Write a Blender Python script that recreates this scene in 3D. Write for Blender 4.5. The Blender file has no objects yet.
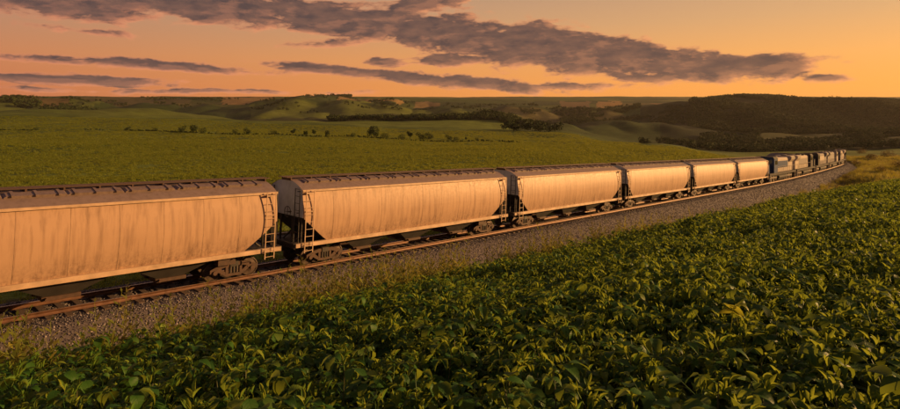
import bpy, bmesh, math, random
import numpy as np
from mathutils import Vector, Matrix, Euler

S = bpy.context.scene
COL = S.collection
rad = math.radians

# ------------------------------------------------------------------ camera
F, CX, HY = 560.0, 450.0, 112.0          # focal length, centre column and eye level in photo pixels (900 x 409)
cam_d = bpy.data.cameras.new("camera")
cam_d.sensor_width = 36.0
cam_d.lens = 36.0 * F / 900.0
cam_d.shift_y = -(204.5 - HY) / 900.0
cam_d.clip_start = 0.1
cam_d.clip_end = 30000.0
cam = bpy.data.objects.new("camera", cam_d)
cam.rotation_euler = (rad(90), 0, 0)
COL.objects.link(cam)
S.camera = cam

# ------------------------------------------------------------------ light
SUN_AZ, SUN_EL = rad(77), rad(11.0)       # azimuth clockwise from the view direction (+Y)
SUN_DIR = Vector((math.sin(SUN_AZ) * math.cos(SUN_EL), math.cos(SUN_AZ) * math.cos(SUN_EL), math.sin(SUN_EL)))
sun_d = bpy.data.lights.new("sun", 'SUN')
sun_d.energy = 5.0
sun_d.angle = rad(0.6)
sun_d.color = (1.0, 0.54, 0.19)
sun = bpy.data.objects.new("sun", sun_d)
sun.rotation_euler = (-SUN_DIR).to_track_quat('-Z', 'Y').to_euler()
COL.objects.link(sun)

S.view_settings.view_transform = 'Standard'
S.view_settings.look = 'None'
S.view_settings.exposure = 0.72
S.view_settings.gamma = 1.0
S.view_settings.use_curve_mapping = False
S.render.engine = 'CYCLES'
S.cycles.use_denoising = True
S.cycles.max_bounces = 6
S.cycles.transparent_max_bounces = 8
S.cycles.volume_bounces = 1


# ------------------------------------------------------------------ node helpers
class NT:
    def __init__(self, tree):
        self.t = tree
        self.n = tree.nodes
        self.l = tree.links

    def add(self, typ, **kw):
        nd = self.n.new(typ)
        for k, v in kw.items():
            setattr(nd, k, v)
        return nd

    def put(self, sock, v):
        if isinstance(v, bpy.types.NodeSocket):
            self.l.new(v, sock)
        elif v is not None:
            sock.default_value = v

    def math(self, op, a, b=None, c=None, clamp=False):
        nd = self.add('ShaderNodeMath', operation=op, use_clamp=clamp)
        self.put(nd.inputs[0], a)
        if b is not None: self.put(nd.inputs[1], b)
        if c is not None: self.put(nd.inputs[2], c)
        return nd.outputs[0]

    def vmath(self, op, a, b=None):
        nd = self.add('ShaderNodeVectorMath', operation=op)
        self.put(nd.inputs[0], a)
        if b is not None: self.put(nd.inputs[1], b)
        return nd.outputs[1] if op in ('LENGTH', 'DOT_PRODUCT', 'DISTANCE') else nd.outputs[0]

    def mix(self, f, a, b, blend='MIX'):
        nd = self.add('ShaderNodeMix', data_type='RGBA', blend_type=blend)
        self.put(nd.inputs[0], f)
        self.put(nd.inputs[6], a if isinstance(a, bpy.types.NodeSocket) else (*a, 1) if len(a) == 3 else a)
        self.put(nd.inputs[7], b if isinstance(b, bpy.types.NodeSocket) else (*b, 1) if len(b) == 3 else b)
        return nd.outputs[2]

    def noise(self, vec, scale, detail=4.0, rough=0.55, out=0, dist=0.0, dims='3D'):
        nd = self.add('ShaderNodeTexNoise', noise_dimensions=dims)
        if vec is not None: self.put(nd.inputs['Vector'], vec)
        nd.inputs['Scale'].default_value = scale
        nd.inputs['Detail'].default_value = detail
        nd.inputs['Roughness'].default_value = rough
        nd.inputs['Distortion'].default_value = dist
        return nd.outputs[out]

    def mapr(self, v, a, b, c=0.0, d=1.0, smooth=False):
        nd = self.add('ShaderNodeMapRange', clamp=True, interpolation_type='SMOOTHSTEP' if smooth else 'LINEAR')
        self.put(nd.inputs[0], v)
        for i, q in enumerate((a, b, c, d)):
            self.put(nd.inputs[i + 1], q)
        return nd.outputs[0]

    def mapping(self, vec, scale=(1, 1, 1), loc=(0, 0, 0), rot=(0, 0, 0)):
        nd = self.add('ShaderNodeMapping')
        self.put(nd.inputs[0], vec)
        nd.inputs['Location'].default_value = loc
        nd.inputs['Rotation'].default_value = rot
        nd.inputs['Scale'].default_value = scale
        return nd.outputs[0]


# ------------------------------------------------------------------ sky
world = bpy.data.worlds.new("World")
S.world = world
world.use_nodes = True
W = NT(world.node_tree)
W.n.clear()


def px_dir(x, y):
    """azimuth and elevation of a photo pixel"""
    dx, dz = (x - CX) / F, (HY - y) / F
    return math.atan(dx), math.atan2(dz, math.hypot(1.0, dx))


# cloud banks as bearings and heights in the sky: x, y, half length, half height, tilt (degrees, falling to the right), weight
BANKS = [(40, -6, 200, 26, 0, 1.0), (215, 4, 130, 21, 4, 1.05), (350, 20, 130, 20, 5, 1.1), (455, 36, 120, 21, 8, 1.1),
         (545, 48, 140, 28, 9, 1.15), (640, 60, 130, 20, 7, 1.1), (745, 67, 90, 15, 3, 1.05), (826, 77, 36, 6, 2, .9),
         (160, 66, 140, 6, 2, .9), (60, 78, 150, 7, 1, .9), (345, 72, 95, 6, 5, .9), (455, 82, 130, 8, 4, .9),
         (428, 4, 52, 13, -6, 1.0), (385, 62, 26, 6, 0, .8), (450, 60, 50, 9, 0, .9), (560, 86, 90, 5, 0, .55),
         (190, 91, 180, 3.0, 0, .45), (655, 77, 60, 6, -4, .8), (330, 42, 50, 6, -6, .6), (90, 32, 60, 4, 4, .4)]

grp = bpy.data.node_groups.new("cloud_cover", 'ShaderNodeTree')
grp.interface.new_socket("P", in_out='INPUT', socket_type='NodeSocketVector')
grp.interface.new_socket("D", in_out='OUTPUT', socket_type='NodeSocketFloat')
G = NT(grp)
gi, go = G.add('NodeGroupInput'), G.add('NodeGroupOutput')
P = gi.outputs[0]
warp = G.noise(G.mapping(P, scale=(5, 14, 1)), 1.0, 3.0, 0.5, out=1)
Pw = G.vmath('ADD', P, G.vmath('MULTIPLY', G.vmath('SUBTRACT', warp, (0.5, 0.5, 0.5)), (0.07, 0.016, 0.0)))
cov = None
for (x, y, a, b, tilt, wgt) in BANKS:
    az, el = px_dir(x, y)
    k = math.cos(az)
    mp = G.add('ShaderNodeMapping', vector_type='TEXTURE')
    G.put(mp.inputs[0], Pw)
    mp.inputs['Location'].default_value = (az, el, 0)
    mp.inputs['Rotation'].default_value = (0, 0, -rad(tilt))
    mp.inputs['Scale'].default_value = (a / F * k * k, b / F * k, 1.0)
    q = G.math('MULTIPLY_ADD', G.vmath('LENGTH', mp.outputs[0]), -wgt, wgt)
    cov = q if cov is None else G.math('MAXIMUM', cov, q)
# the rest of the sky carries the same sort of broken banks
sp = G.add('ShaderNodeSeparateXYZ'); G.put(sp.inputs[0], P)
gen = G.noise(G.mapping(P, scale=(1.4, 5.5, 1), loc=(3.1, 1.7, 0)), 1.0, 4.0, 0.55)
away = G.math('MAXIMUM', G.mapr(G.math('ABSOLUTE', sp.outputs[0]), 0.72, 0.95), G.mapr(sp.outputs[1], 0.24, 0.36))
gen = G.math('SUBTRACT', G.math('MULTIPLY', gen, 2.2), 1.12)
gen = G.math('ADD', gen, G.math('MULTIPLY', G.math('SUBTRACT', away, 1.0), 3.0))
cov = G.math('MAXIMUM', G.math('MAXIMUM', cov, -0.8), gen)
n1 = G.noise(G.mapping(Pw, scale=(16, 46, 1)), 1.0, 9.0, 0.60)
n2 = G.noise(G.mapping(Pw, scale=(60, 150, 1), loc=(7, 2, 0)), 1.0, 5.0, 0.55)
nn = G.math('ADD', G.math('MULTIPLY', G.math('SUBTRACT', n1, 0.5), 1.75), G.math('MULTIPLY', G.math('SUBTRACT', n2, 0.5), 0.36))
dens = G.math('ADD', G.math('MULTIPLY', cov, 0.95), nn)
G.put(go.inputs[0], dens)

tc = W.add('ShaderNodeTexCoord')
vdir = tc.outputs['Generated']
sx = W.add('ShaderNodeSeparateXYZ'); W.put(sx.inputs[0], vdir)
azn = W.math('ARCTAN2', sx.outputs[0], sx.outputs[1])
eln = W.math('ARCSINE', sx.outputs[2])
pv = W.add('ShaderNodeCombineXYZ'); W.put(pv.inputs[0], azn); W.put(pv.inputs[1], eln)


def cloud(vec):
    g = W.add('ShaderNodeGroup'); g.node_tree = grp
    W.put(g.inputs[0], vec)
    return g.outputs[0]


d0 = cloud(pv.outputs[0])
d1 = cloud(W.vmath('ADD', pv.outputs[0], (0.016, -0.0045, 0.0)))
alpha = W.mapr(d0, -0.07, 0.30, 0.0, 0.97, smooth=True)
edge = W.mapr(d0, 0.05, 0.55, 1.0, 0.0, smooth=True)
lit = W.mapr(W.math('SUBTRACT', d0, d1), -0.06, 0.30, 0.0, 1.0, smooth=True)

sky = W.add('ShaderNodeTexSky', sky_type='NISHITA')
sky.sun_disc = False
sky.sun_elevation = SUN_EL
sky.sun_rotation = SUN_AZ
sky.air_density = 1.6
sky.dust_density = 3.0
sky.ozone_density = 1.0
nish = W.vmath('MULTIPLY', sky.outputs[0], (0.10, 0.10, 0.10))

# dusty evening air: warm towards the horizon and towards the sun, dusky overhead
sd = W.vmath('DOT_PRODUCT', vdir, tuple(Vector((math.sin(SUN_AZ), math.cos(SUN_AZ), 0.05)).normalized()))
near_sun = W.mapr(sd, -0.6, 0.95)
ramp = W.add('ShaderNodeValToRGB')
W.put(ramp.inputs[0], W.mapr(eln, -0.02, 1.2))
e = ramp.color_ramp.elements
STOPS = [(0.0, (0.56, 0.165, 0.085)), (0.045, (0.66, 0.205, 0.100)), (0.09, (0.66, 0.255, 0.125)), (0.14, (0.53, 0.280, 0.175)), (0.20, (0.42, 0.270, 0.200)),
         (0.33, (0.21, 0.165, 0.17)), (0.55, (0.13, 0.145, 0.20)), (1.0, (0.085, 0.125, 0.215))]
e[0].position, e[0].color = STOPS[0][0], (*STOPS[0][1], 1)
e[1].position, e[1].color = STOPS[-1][0], (*STOPS[-1][1], 1)
for p_, c_ in STOPS[1:-1]:
    q_ = e.new(p_); q_.color = (*c_, 1)
ramp2 = W.add('ShaderNodeValToRGB')
W.put(ramp2.inputs[0], W.mapr(eln, -0.02, 1.2))
e = ramp2.color_ramp.elements
STOPS2 = [(0.0, (1.10, 0.40, 0.060)), (0.045, (1.42, 0.60, 0.095)), (0.09, (1.26, 0.61, 0.15)), (0.14, (0.95, 0.54, 0.21)), (0.20, (0.70, 0.44, 0.24)),
          (0.33, (0.31, 0.24, 0.20)), (0.55, (0.16, 0.165, 0.20)), (1.0, (0.09, 0.13, 0.215))]
e[0].position, e[0].color = STOPS2[0][0], (*STOPS2[0][1], 1)
e[1].position, e[1].color = STOPS2[-1][0], (*STOPS2[-1][1], 1)
for p_, c_ in STOPS2[1:-1]:
    q_ = e.new(p_); q_.color = (*c_, 1)
air = W.vmath('MULTIPLY', W.mix(near_sun, ramp.outputs[0], ramp2.outputs[0]), (1.03, 0.95, 0.97))
clear = W.mix(0.86, nish, air)
body = W.mix(near_sun, (0.092, 0.064, 0.068), (0.118, 0.075, 0.070))
body = W.mix(W.mapr(W.noise(W.mapping(pv.outputs[0], scale=(24, 70, 1)), 1.0, 5.0, 0.55), 0.35, 0.65), body,
             W.mix(near_sun, (0.21, 0.110, 0.090), (0.27, 0.135, 0.09)))
rim0 = W.mix(near_sun, (0.34, 0.150, 0.11), (0.46, 0.205, 0.11))
body = W.mix(W.math('MULTIPLY', W.mapr(W.math('SUBTRACT', d0, d1), 0.0, 0.34, smooth=True), 0.7), body, rim0)
rim = W.mix(near_sun, (0.85, 0.30, 0.16), (1.15, 0.46, 0.18))
ccol = W.mix(W.math('MAXIMUM', W.math('MULTIPLY', lit, edge), W.mapr(d0, 0.02, 0.34, 0.85, 0.0, smooth=True)), body, rim)
skyc = W.mix(alpha, clear, ccol)
bg = W.add('ShaderNodeBackground')
W.put(bg.inputs[0], skyc)
bg.inputs[1].default_value = 0.53
wo = W.add('ShaderNodeOutputWorld')
W.l.new(bg.outputs[0], wo.inputs[0])


# ------------------------------------------------------------------ materials
def new_mat(name):
    m = bpy.data.materials.new(name)
    m.use_nodes = True
    t = NT(m.node_tree)
    b = t.n['Principled BSDF']
    return m, t, b


def plain(name, c, rough=0.6, metal=0.0, var=0.25, scale=3.0, bump=0.0, coords='Object'):
    m, t, b = new_mat(name)
    co = t.add('ShaderNodeTexCoord').outputs[coords]
    n = t.noise(co, scale, 5.0, 0.6)
    f = t.mapr(n, 0.3, 0.7)
    t.put(b.inputs['Base Color'], t.mix(f, tuple(q * (1 - var) for q in c), tuple(min(1, q * (1 + var)) for q in c)))
    t.put(b.inputs['Roughness'], t.mapr(n, 0.3, 0.7, rough - .08, rough + .08))
    b.inputs['Metallic'].default_value = metal
    if bump:
        bn = t.add('ShaderNodeBump'); bn.inputs['Strength'].default_value = bump; bn.inputs['Distance'].default_value = 0.02
        t.put(bn.inputs['Height'], t.noise(co, scale * 6, 4.0)); t.put(b.inputs['Normal'], bn.outputs[0])
    return m


def car_paint(name, c, dirt, grime=0.5, gloss=1.0):
    """weathered paint: rain streaks down the sheet, dust along the foot, broad blotches"""
    m, t, b = new_mat(name)
    co = t.add('ShaderNodeTexCoord').outputs['Object']
    rnd = t.add('ShaderNodeObjectInfo').outputs['Random']
    off = t.add('ShaderNodeCombineXYZ'); t.put(off.inputs[0], t.math('MULTIPLY', rnd, 60.0))
    co2 = t.vmath('ADD', co, off.outputs[0])
    st = t.noise(t.mapping(co2, scale=(5.0, 5.0, 0.28)), 1.0, 5.0, 0.62)
    bl = t.noise(t.mapping(co2, scale=(0.35, 0.35, 0.7)), 1.0, 4.0, 0.55)
    fi = t.noise(co2, 9.0, 6.0, 0.65)
    z = t.add('ShaderNodeSeparateXYZ'); t.put(z.inputs[0], co)
    foot = t.mapr(z.outputs[2], 2.1, 1.35)
    d = t.math('ADD', t.mapr(st, 0.46, 0.72), t.math('MULTIPLY', t.mapr(bl, 0.45, 0.75), 0.55))
    d = t.math('ADD', d, t.math('MULTIPLY', foot, t.mapr(fi, 0.35, 0.65)))
    d = t.math('MULTIPLY', d, grime, clamp=True)
    base = t.mix(t.mapr(bl, 0.3, 0.7), tuple(q * 0.9 for q in c), tuple(min(1, q * 1.06) for q in c))
    # each sheet between two welds has faded a little differently
    ch = t.math('FLOOR', t.math('DIVIDE', t.math('ADD', z.outputs[0], 50.3), 1.62))
    wn = t.add('ShaderNodeTexWhiteNoise', noise_dimensions='1D'); t.put(wn.inputs['W'], ch)
    base = t.mix(t.math('MULTIPLY', wn.outputs[0], 0.16), base, tuple(q * 0.55 for q in c))
    base = t.mix(t.math('MULTIPLY', rnd, 0.22), base, tuple(q * w_ for q, w_ in zip(c, (.62, .66, .72))))
    t.put(b.inputs['Base Color'], t.mix(d, base, dirt))
    t.put(b.inputs['Roughness'], t.mapr(fi, 0.3, 0.7, 0.42 if gloss > .5 else .7, 0.62 if gloss > .5 else .9))
    b.inputs['Specular IOR Level'].default_value = 0.5 * gloss
    bn = t.add('ShaderNodeBump'); bn.inputs['Strength'].default_value = 0.25; bn.inputs['Distance'].default_value = 0.012
    t.put(bn.inputs['Height'], t.noise(t.mapping(co2, scale=(1.3, 1.3, 0.9)), 1.0, 3.0)); t.put(b.inputs['Normal'], bn.outputs[0])
    return m


def leaf_mat(name, dark, light, glow, trans=0.35, rough=0.45, veins=True, var_scale=None):
    m, t, b = new_mat(name)
    rnd = t.add('ShaderNodeObjectInfo').outputs['Random']
    geo = t.add('ShaderNodeNewGeometry')
    isl = geo.outputs['Random Per Island']
    f = t.math('MULTIPLY_ADD', rnd, 0.5, t.math('MULTIPLY', isl, 0.5))
    if var_scale:
        nz = t.noise(geo.outputs['Position'], var_scale, 3.0)
        f = t.math('MULTIPLY_ADD', t.mapr(nz, 0.3, 0.7), 0.5, t.math('MULTIPLY', f, 0.5))
    c = t.mix(f, dark, light)
    fr = t.add('ShaderNodeTexWhiteNoise', noise_dimensions='1D')
    t.put(fr.inputs['W'], t.math('ADD', rnd, t.math('MULTIPLY', isl, 7.3)))
    c = t.mix(t.mapr(fr.outputs[0], 0.86, 1.0, 0.0, 0.8), c, glow)
    t.put(b.inputs['Base Color'], c)
    b.inputs['Roughness'].default_value = rough
    b.inputs['Specular IOR Level'].default_value = 0.16
    if veins:
        uv = t.add('ShaderNodeUVMap').outputs[0]
        s = t.add('ShaderNodeSeparateXYZ'); t.put(s.inputs[0], uv)
        v = t.math('ABSOLUTE', t.math('SUBTRACT', s.outputs[1], 0.5))
        w = t.math('SINE', t.math('MULTIPLY', t.math('SUBTRACT', s.outputs[0], t.math('MULTIPLY', v, 0.55)), 46.0))
        h = t.math('SUBTRACT', t.math('MULTIPLY', w, 0.5), t.mapr(v, 0.0, 0.05, 1.2, 0.0))
        bn = t.add('ShaderNodeBump'); bn.inputs['Strength'].default_value = 0.22; bn.inputs['Distance'].default_value = 0.002
        t.put(bn.inputs['Height'], h); t.put(b.inputs['Normal'], bn.outputs[0])
    tr = t.add('ShaderNodeBsdfTranslucent')
    t.put(tr.inputs[0], t.mix(f, tuple(q * .8 for q in glow), glow))
    mx = t.add('ShaderNodeMixShader'); mx.inputs[0].default_value = trans
    t.l.new(b.outputs[0], mx.inputs[1]); t.l.new(tr.outputs[0], mx.inputs[2])
    t.l.new(mx.outputs[0], t.n['Material Output'].inputs[0])
    return m


M = {}
M['hopper'] = car_paint('hopper_paint', (0.47, 0.300, 0.195), (0.17, 0.10, 0.065), 0.58, 0.55)
M['roof'] = car_paint('hopper_roof', (0.21, 0.15, 0.13), (0.11, 0.075, 0.06), 0.6)
M['endsheet'] = plain('hopper_end', (0.34, 0.35, 0.38), 0.6, 0, 0.25, 1.5)
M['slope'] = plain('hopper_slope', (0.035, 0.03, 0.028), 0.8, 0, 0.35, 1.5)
M['trim'] = plain('hopper_trim', (0.44, 0.30, 0.20), 0.5, 0, 0.25, 2.0)
M['steel'] = plain('dark_steel', (0.045, 0.036, 0.032), 0.6, 0.2, 0.4, 4.0)
M['rust'] = plain('rusty_steel', (0.070, 0.037, 0.025), 0.75, 0.1, 0.4, 5.0)
M['wheel'] = plain('wheel_steel', (0.085, 0.058, 0.046), 0.5, 0.5, 0.3, 5.0)
M['rail'] = plain('rail_rust', (0.13, 0.062, 0.036), 0.55, 0.35, 0.3, 4.0)
M['railtop'] = plain('rail_polished', (0.55, 0.46, 0.40), 0.28, 0.9, 0.15, 4.0)
M['sleeper'] = plain('sleeper_wood', (0.085, 0.055, 0.042), 0.85, 0, 0.4, 6.0, 0.4)
M['ballast'] = plain('ballast_bed', (0.085, 0.070, 0.074), 0.9, 0, 0.5, 9.0, 0.5)
M['glass'] = plain('loco_glass', (0.02, 0.025, 0.03), 0.08, 0, 0.1, 2.0)
M['loco_grey'] = car_paint('loco_grey', (0.24, 0.22, 0.215), (0.14, 0.10, 0.085), 0.4, 0.25)
M['loco_pale'] = car_paint('loco_pale', (0.44, 0.38, 0.33), (0.18, 0.13, 0.10), 0.4, 0.25)
M['loco_blue'] = car_paint('loco_blue', (0.022, 0.050, 0.13), (0.05, 0.04, 0.04), 0.4, 0.25)
M['loco_dark'] = car_paint('loco_dark', (0.05, 0.048, 0.052), (0.05, 0.04, 0.035), 0.4, 0.25)
M['loco_white'] = car_paint('loco_white', (0.40, 0.36, 0.32), (0.22, 0.16, 0.12), 0.3, 0.25)

# stones: each one its own grey
m, t, b = new_mat('stone')
rnd = t.add('ShaderNodeObjectInfo').outputs['Random']
rp = t.add('ShaderNodeValToRGB'); t.put(rp.inputs[0], rnd)
e = rp.color_ramp.elements
e[0].color = (0.045, 0.038, 0.042, 1); e[1].color = (0.33, 0.28, 0.27, 1)
q = e.new(0.55); q.color = (0.095, 0.08, 0.085, 1)
q = e.new(0.85); q.color = (0.16, 0.135, 0.14, 1)
t.put(b.inputs['Base Color'], rp.outputs[0]); b.inputs['Roughness'].default_value = 0.75
M['stone'] = m

M['soy'] = leaf_mat('soy_leaf', (0.012, 0.050, 0.009), (0.050, 0.130, 0.016), (0.25, 0.31, 0.030), 0.36, 0.52)
M['soyyoung_lit'] = leaf_mat('soy_leaf_young', (0.066, 0.155, 0.020), (0.14, 0.255, 0.030), (0.34, 0.39, 0.040), 0.46, 0.55)  # lighter green of young leaves, brightened further to stand in for sunlit highlights
M['soyyellow'] = leaf_mat('soy_leaf_yellow', (0.20, 0.24, 0.03), (0.26, 0.28, 0.035), (0.42, 0.42, 0.04), 0.45, 0.5)
M['stem'] = plain('soy_stem', (0.085, 0.09, 0.03), 0.6, 0, 0.3, 20)
M['grass'] = leaf_mat('verge_grass', (0.075, 0.110, 0.016), (0.19, 0.21, 0.032), (0.40, 0.34, 0.05), 0.42, 0.6, veins=False)
M['drygrass'] = leaf_mat('dry_grass', (0.085, 0.095, 0.022), (0.17, 0.165, 0.040), (0.34, 0.27, 0.06), 0.35, 0.65, veins=False)
M['crop'] = leaf_mat('far_crop', (0.100, 0.140, 0.016), (0.190, 0.235, 0.030), (0.32, 0.32, 0.035), 0.44, 0.55, veins=False)
M['tree'] = leaf_mat('tree_leaf', (0.015, 0.028, 0.009), (0.052, 0.074, 0.018), (0.045, 0.052, 0.014), 0.06, 0.85, veins=False)
M['shrub'] = leaf_mat('shrub_leaf', (0.035, 0.042, 0.014), (0.10, 0.090, 0.028), (0.24, 0.16, 0.05), 0.25, 0.6, veins=False)
M['bark'] = plain('bark', (0.05, 0.037, 0.028), 0.9, 0, 0.3, 8)

# land cover on the ground sheet
m, t, b = new_mat('land')
att = t.add('ShaderNodeAttribute', attribute_name='cover').outputs[0]
geo = t.add('ShaderNodeNewGeometry').outputs['Position']
na = t.noise(geo, 0.9, 6.0, 0.62)
nb = t.noise(geo, 0.045, 5.0, 0.6)
c = t.mix(t.mapr(na, 0.3, 0.7, 0.0, 0.62), att, (0.30, 0.26, 0.22), 'MULTIPLY')
c = t.mix(t.mapr(nb, 0.36, 0.66, 0.0, 0.62), c, (0.42, 0.40, 0.30), 'MULTIPLY')
t.put(b.inputs['Base Color'], c)
b.inputs['Roughness'].default_value = 0.9
b.inputs['Specular IOR Level'].default_value = 0.1
bn = t.add('ShaderNodeBump'); bn.inputs['Strength'].default_value = 0.8; bn.inputs['Distance'].default_value = 0.45
t.put(bn.inputs['Height'], t.noise(geo, 1.6, 5.0, 0.6)); t.put(b.inputs['Normal'], bn.outputs[0])
M['land'] = m


# ------------------------------------------------------------------ mesh helpers
class MB:
    def __init__(self):
        self.v, self.f = [], []

    def box(self, x0, x1, y0, y1, z0, z1, mat=None):
        k = len(self.v)
        for (x, y, z) in ((x0, y0, z0), (x1, y0, z0), (x1, y1, z0), (x0, y1, z0), (x0, y0, z1), (x1, y0, z1), (x1, y1, z1), (x0, y1, z1)):
            p = Vector((x, y, z))
            self.v.append(mat @ p if mat else p)
        for q in ((0, 3, 2, 1), (4, 5, 6, 7), (0, 1, 5, 4), (1, 2, 6, 5), (2, 3, 7, 6), (3, 0, 4, 7)):
            self.f.append(tuple(k + i for i in q))
        return self

    def tube(self, a, b, r, n=6, r2=None):
        a, b = Vector(a), Vector(b)
        r2 = r if r2 is None else r2
        d = (b - a).normalized()
        u = d.orthogonal().normalized(); w = d.cross(u)
        k = len(self.v)
        for p, rr in ((a, r), (b, r2)):
            for i in range(n):
                an = 2 * math.pi * i / n
                self.v.append(p + (u * math.cos(an) + w * math.sin(an)) * rr)
        for i in range(n):
            j = (i + 1) % n
            self.f.append((k + i, k + j, k + n + j, k + n + i))
        self.f.append(tuple(k + i for i in reversed(range(n))))
        self.f.append(tuple(k + n + i for i in range(n)))
        return self

    def lathe_y(self, cx, cz, prof, n=20):
        """prof: (radius, y) turned about an axis along y"""
        k = len(self.v)
        for (r, y) in prof:
            for i in range(n):
                an = 2 * math.pi * i / n
                self.v.append(Vector((cx + r * math.cos(an), y, cz + r * math.sin(an))))
        for j in range(len(prof) - 1):
            for i in range(n):
                i2 = (i + 1) % n
                self.f.append((k + j * n + i, k + j * n + i2, k + (j + 1) * n + i2, k + (j + 1) * n + i))
        self.f.append(tuple(k + i for i in reversed(range(n))))
        self.f.append(tuple(k + (len(prof) - 1) * n + i for i in range(n)))
        return self

    def prism(self, poly, y0, y1):
        """poly in x,z extruded along y"""
        k, n = len(self.v), len(poly)
        for y in (y0, y1):
            for (x, z) in poly:
                self.v.append(Vector((x, y, z)))
        for i in range(n):
            j = (i + 1) % n
            self.f.append((k + i, k + j, k + n + j, k + n + i))
        self.f.append(tuple(k + i for i in reversed(range(n))))
        self.f.append(tuple(k + n + i for i in range(n)))
        return self

    def prism_x(self, poly, x0, x1):
        """poly in y,z extruded along x"""
        k, n = len(self.v), len(poly)
        for x in (x0, x1):
            for (y, z) in poly:
                self.v.append(Vector((x, y, z)))
        for i in range(n):
            j = (i + 1) % n
            self.f.append((k + i, k + j, k + n + j, k + n + i))
        self.f.append(tuple(k + i for i in reversed(range(n))))
        self.f.append(tuple(k + n + i for i in range(n)))
        return self

    def mesh(self, name, mat, smooth=False, fix=True):
        me = bpy.data.meshes.new(name)
        me.from_pydata([tuple(p) for p in self.v], [], self.f)
        if fix:
            bm = bmesh.new(); bm.from_mesh(me)
            bmesh.ops.recalc_face_normals(bm, faces=bm.faces[:])
            bm.to_mesh(me); bm.free()
        for mm in (mat if isinstance(mat, (list, tuple)) else [mat]):
            me.materials.append(mm)
        if smooth:
            me.polygons.foreach_set('use_smooth', [True] * len(me.polygons))
        return me


def link(name, me, parent=None, mtx=None):
    o = bpy.data.objects.new(name, me)
    COL.objects.link(o)
    if parent is not None: o.parent = parent
    if mtx is not None: o.matrix_basis = mtx
    return o


def tag(o, label, cat=None, group=None, kind=None):
    o['label'] = label
    if cat: o['category'] = cat
    if group: o['group'] = group
    if kind: o['kind'] = kind
    return o


def copy_tree(o, parent=None):
    c = o.copy(); COL.objects.link(c); c.parent = parent
    for ch in o.children: copy_tree(ch, c)
    return c


def raw_mesh(name, verts, faces, mat, smooth=False, uvs=None):
    """verts (n,3), faces (m,4) or (m,3) numpy arrays"""
    me = bpy.data.meshes.new(name)
    n, m, k = len(verts), len(faces), faces.shape[1]
    me.vertices.add(n); me.vertices.foreach_set('co', np.ascontiguousarray(verts, dtype=np.float32).ravel())
    me.loops.add(m * k); me.loops.foreach_set('vertex_index', np.ascontiguousarray(faces, dtype=np.int32).ravel())
    me.polygons.add(m); me.polygons.foreach_set('loop_start', np.arange(0, m * k, k, dtype=np.int32))
    me.update(calc_edges=True)
    if smooth: me.polygons.foreach_set('use_smooth', np.ones(m, dtype=bool))
    if uvs is not None:
        ul = me.uv_layers.new(name='UVMap'); ul.data.foreach_set('uv', np.ascontiguousarray(uvs, dtype=np.float32).ravel())
    me.materials.append(mat)
    return me


# ------------------------------------------------------------------ the lie of the land (camera at the origin, +Y forward)
T_DIR = np.array([0.6765, 0.7365]); T_DIR /= np.linalg.norm(T_DIR)
A0 = np.array([-8.97, 27.98])            # a gap between two cars, the zero of the distance along the track
T0, T1 = -70.0, 330.0
PSTEP = 1.0
_n = int((T1 - T0) / PSTEP) + 1
PT = T0 + np.arange(_n) * PSTEP
_h0 = math.atan2(T_DIR[0], T_DIR[1])
_head = np.full(_n, _h0)
_curv = np.where(PT < 92, 0.0, np.where(PT < 190, 0.00055, 0.0042))
_head = _h0 - np.cumsum(_curv) * PSTEP
PXY = np.zeros((_n, 2))
_i0 = int(-T0 / PSTEP)
PXY[_i0] = A0
for i in range(_i0 + 1, _n):
    PXY[i] = PXY[i - 1] + PSTEP * np.array([math.sin(_head[i - 1]), math.cos(_head[i - 1])])
for i in range(_i0 - 1, -1, -1):
    PXY[i] = PXY[i + 1] - PSTEP * np.array([math.sin(_head[i]), math.cos(_head[i])])


def rail_drop(t):
    t = np.asarray(t, float)
    return 7.72 + 0.0478 * t - 0.0091 * (np.logaddexp(0, (t - 92) / 8.0) * 8.0) - 0.0


def path_at(t):
    x = np.interp(t, PT, PXY[:, 0]); y = np.interp(t, PT, PXY[:, 1]); h = np.interp(t, PT, _head)
    return x, y, h


def st_of(X, Y):
    """signed distance right of the track and distance along it"""
    X = np.asarray(X, float); Y = np.asarray(Y, float)
    t = (X - A0[0]) * T_DIR[0] + (Y - A0[1]) * T_DIR[1]
    s = (X - A0[0]) * T_DIR[1] - (Y - A0[1]) * T_DIR[0]
    far = (t > 85) & (t < 420)
    if far.any():
        idx = np.nonzero(far.ravel())[0]
        xs, ys = X.ravel()[idx], Y.ravel()[idx]
        sel = PT >= 80
        px, py, pt, ph = PXY[sel, 0], PXY[sel, 1], PT[sel], _head[sel]
        ss, tt = s.ravel().copy(), t.ravel().copy()
        for a in range(0, len(idx), 20000):
            qx, qy = xs[a:a + 20000], ys[a:a + 20000]
            d2 = (qx[:, None] - px[None]) ** 2 + (qy[:, None] - py[None]) ** 2
            k = d2.argmin(1)
            dx, dy = qx - px[k], qy - py[k]
            al = dx * np.sin(ph[k]) + dy * np.cos(ph[k])
            ss[idx[a:a + 20000]] = np.where(np.abs(al) < 1.5, dx * np.cos(ph[k]) - dy * np.sin(ph[k]), np.sign(dx * np.cos(ph[k]) - dy * np.sin(ph[k])) * np.sqrt(d2[np.arange(len(k)), k]))
            tt[idx[a:a + 20000]] = pt[k] + al
        s, t = ss.reshape(X.shape), tt.reshape(X.shape)
    return s, t


def sst(a, b, x):
    q = np.clip((x - a) / (b - a), 0, 1)
    return q * q * (3 - 2 * q)


_rng = np.random.RandomState(7)
_lat = _rng.rand(256, 256)


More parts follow.
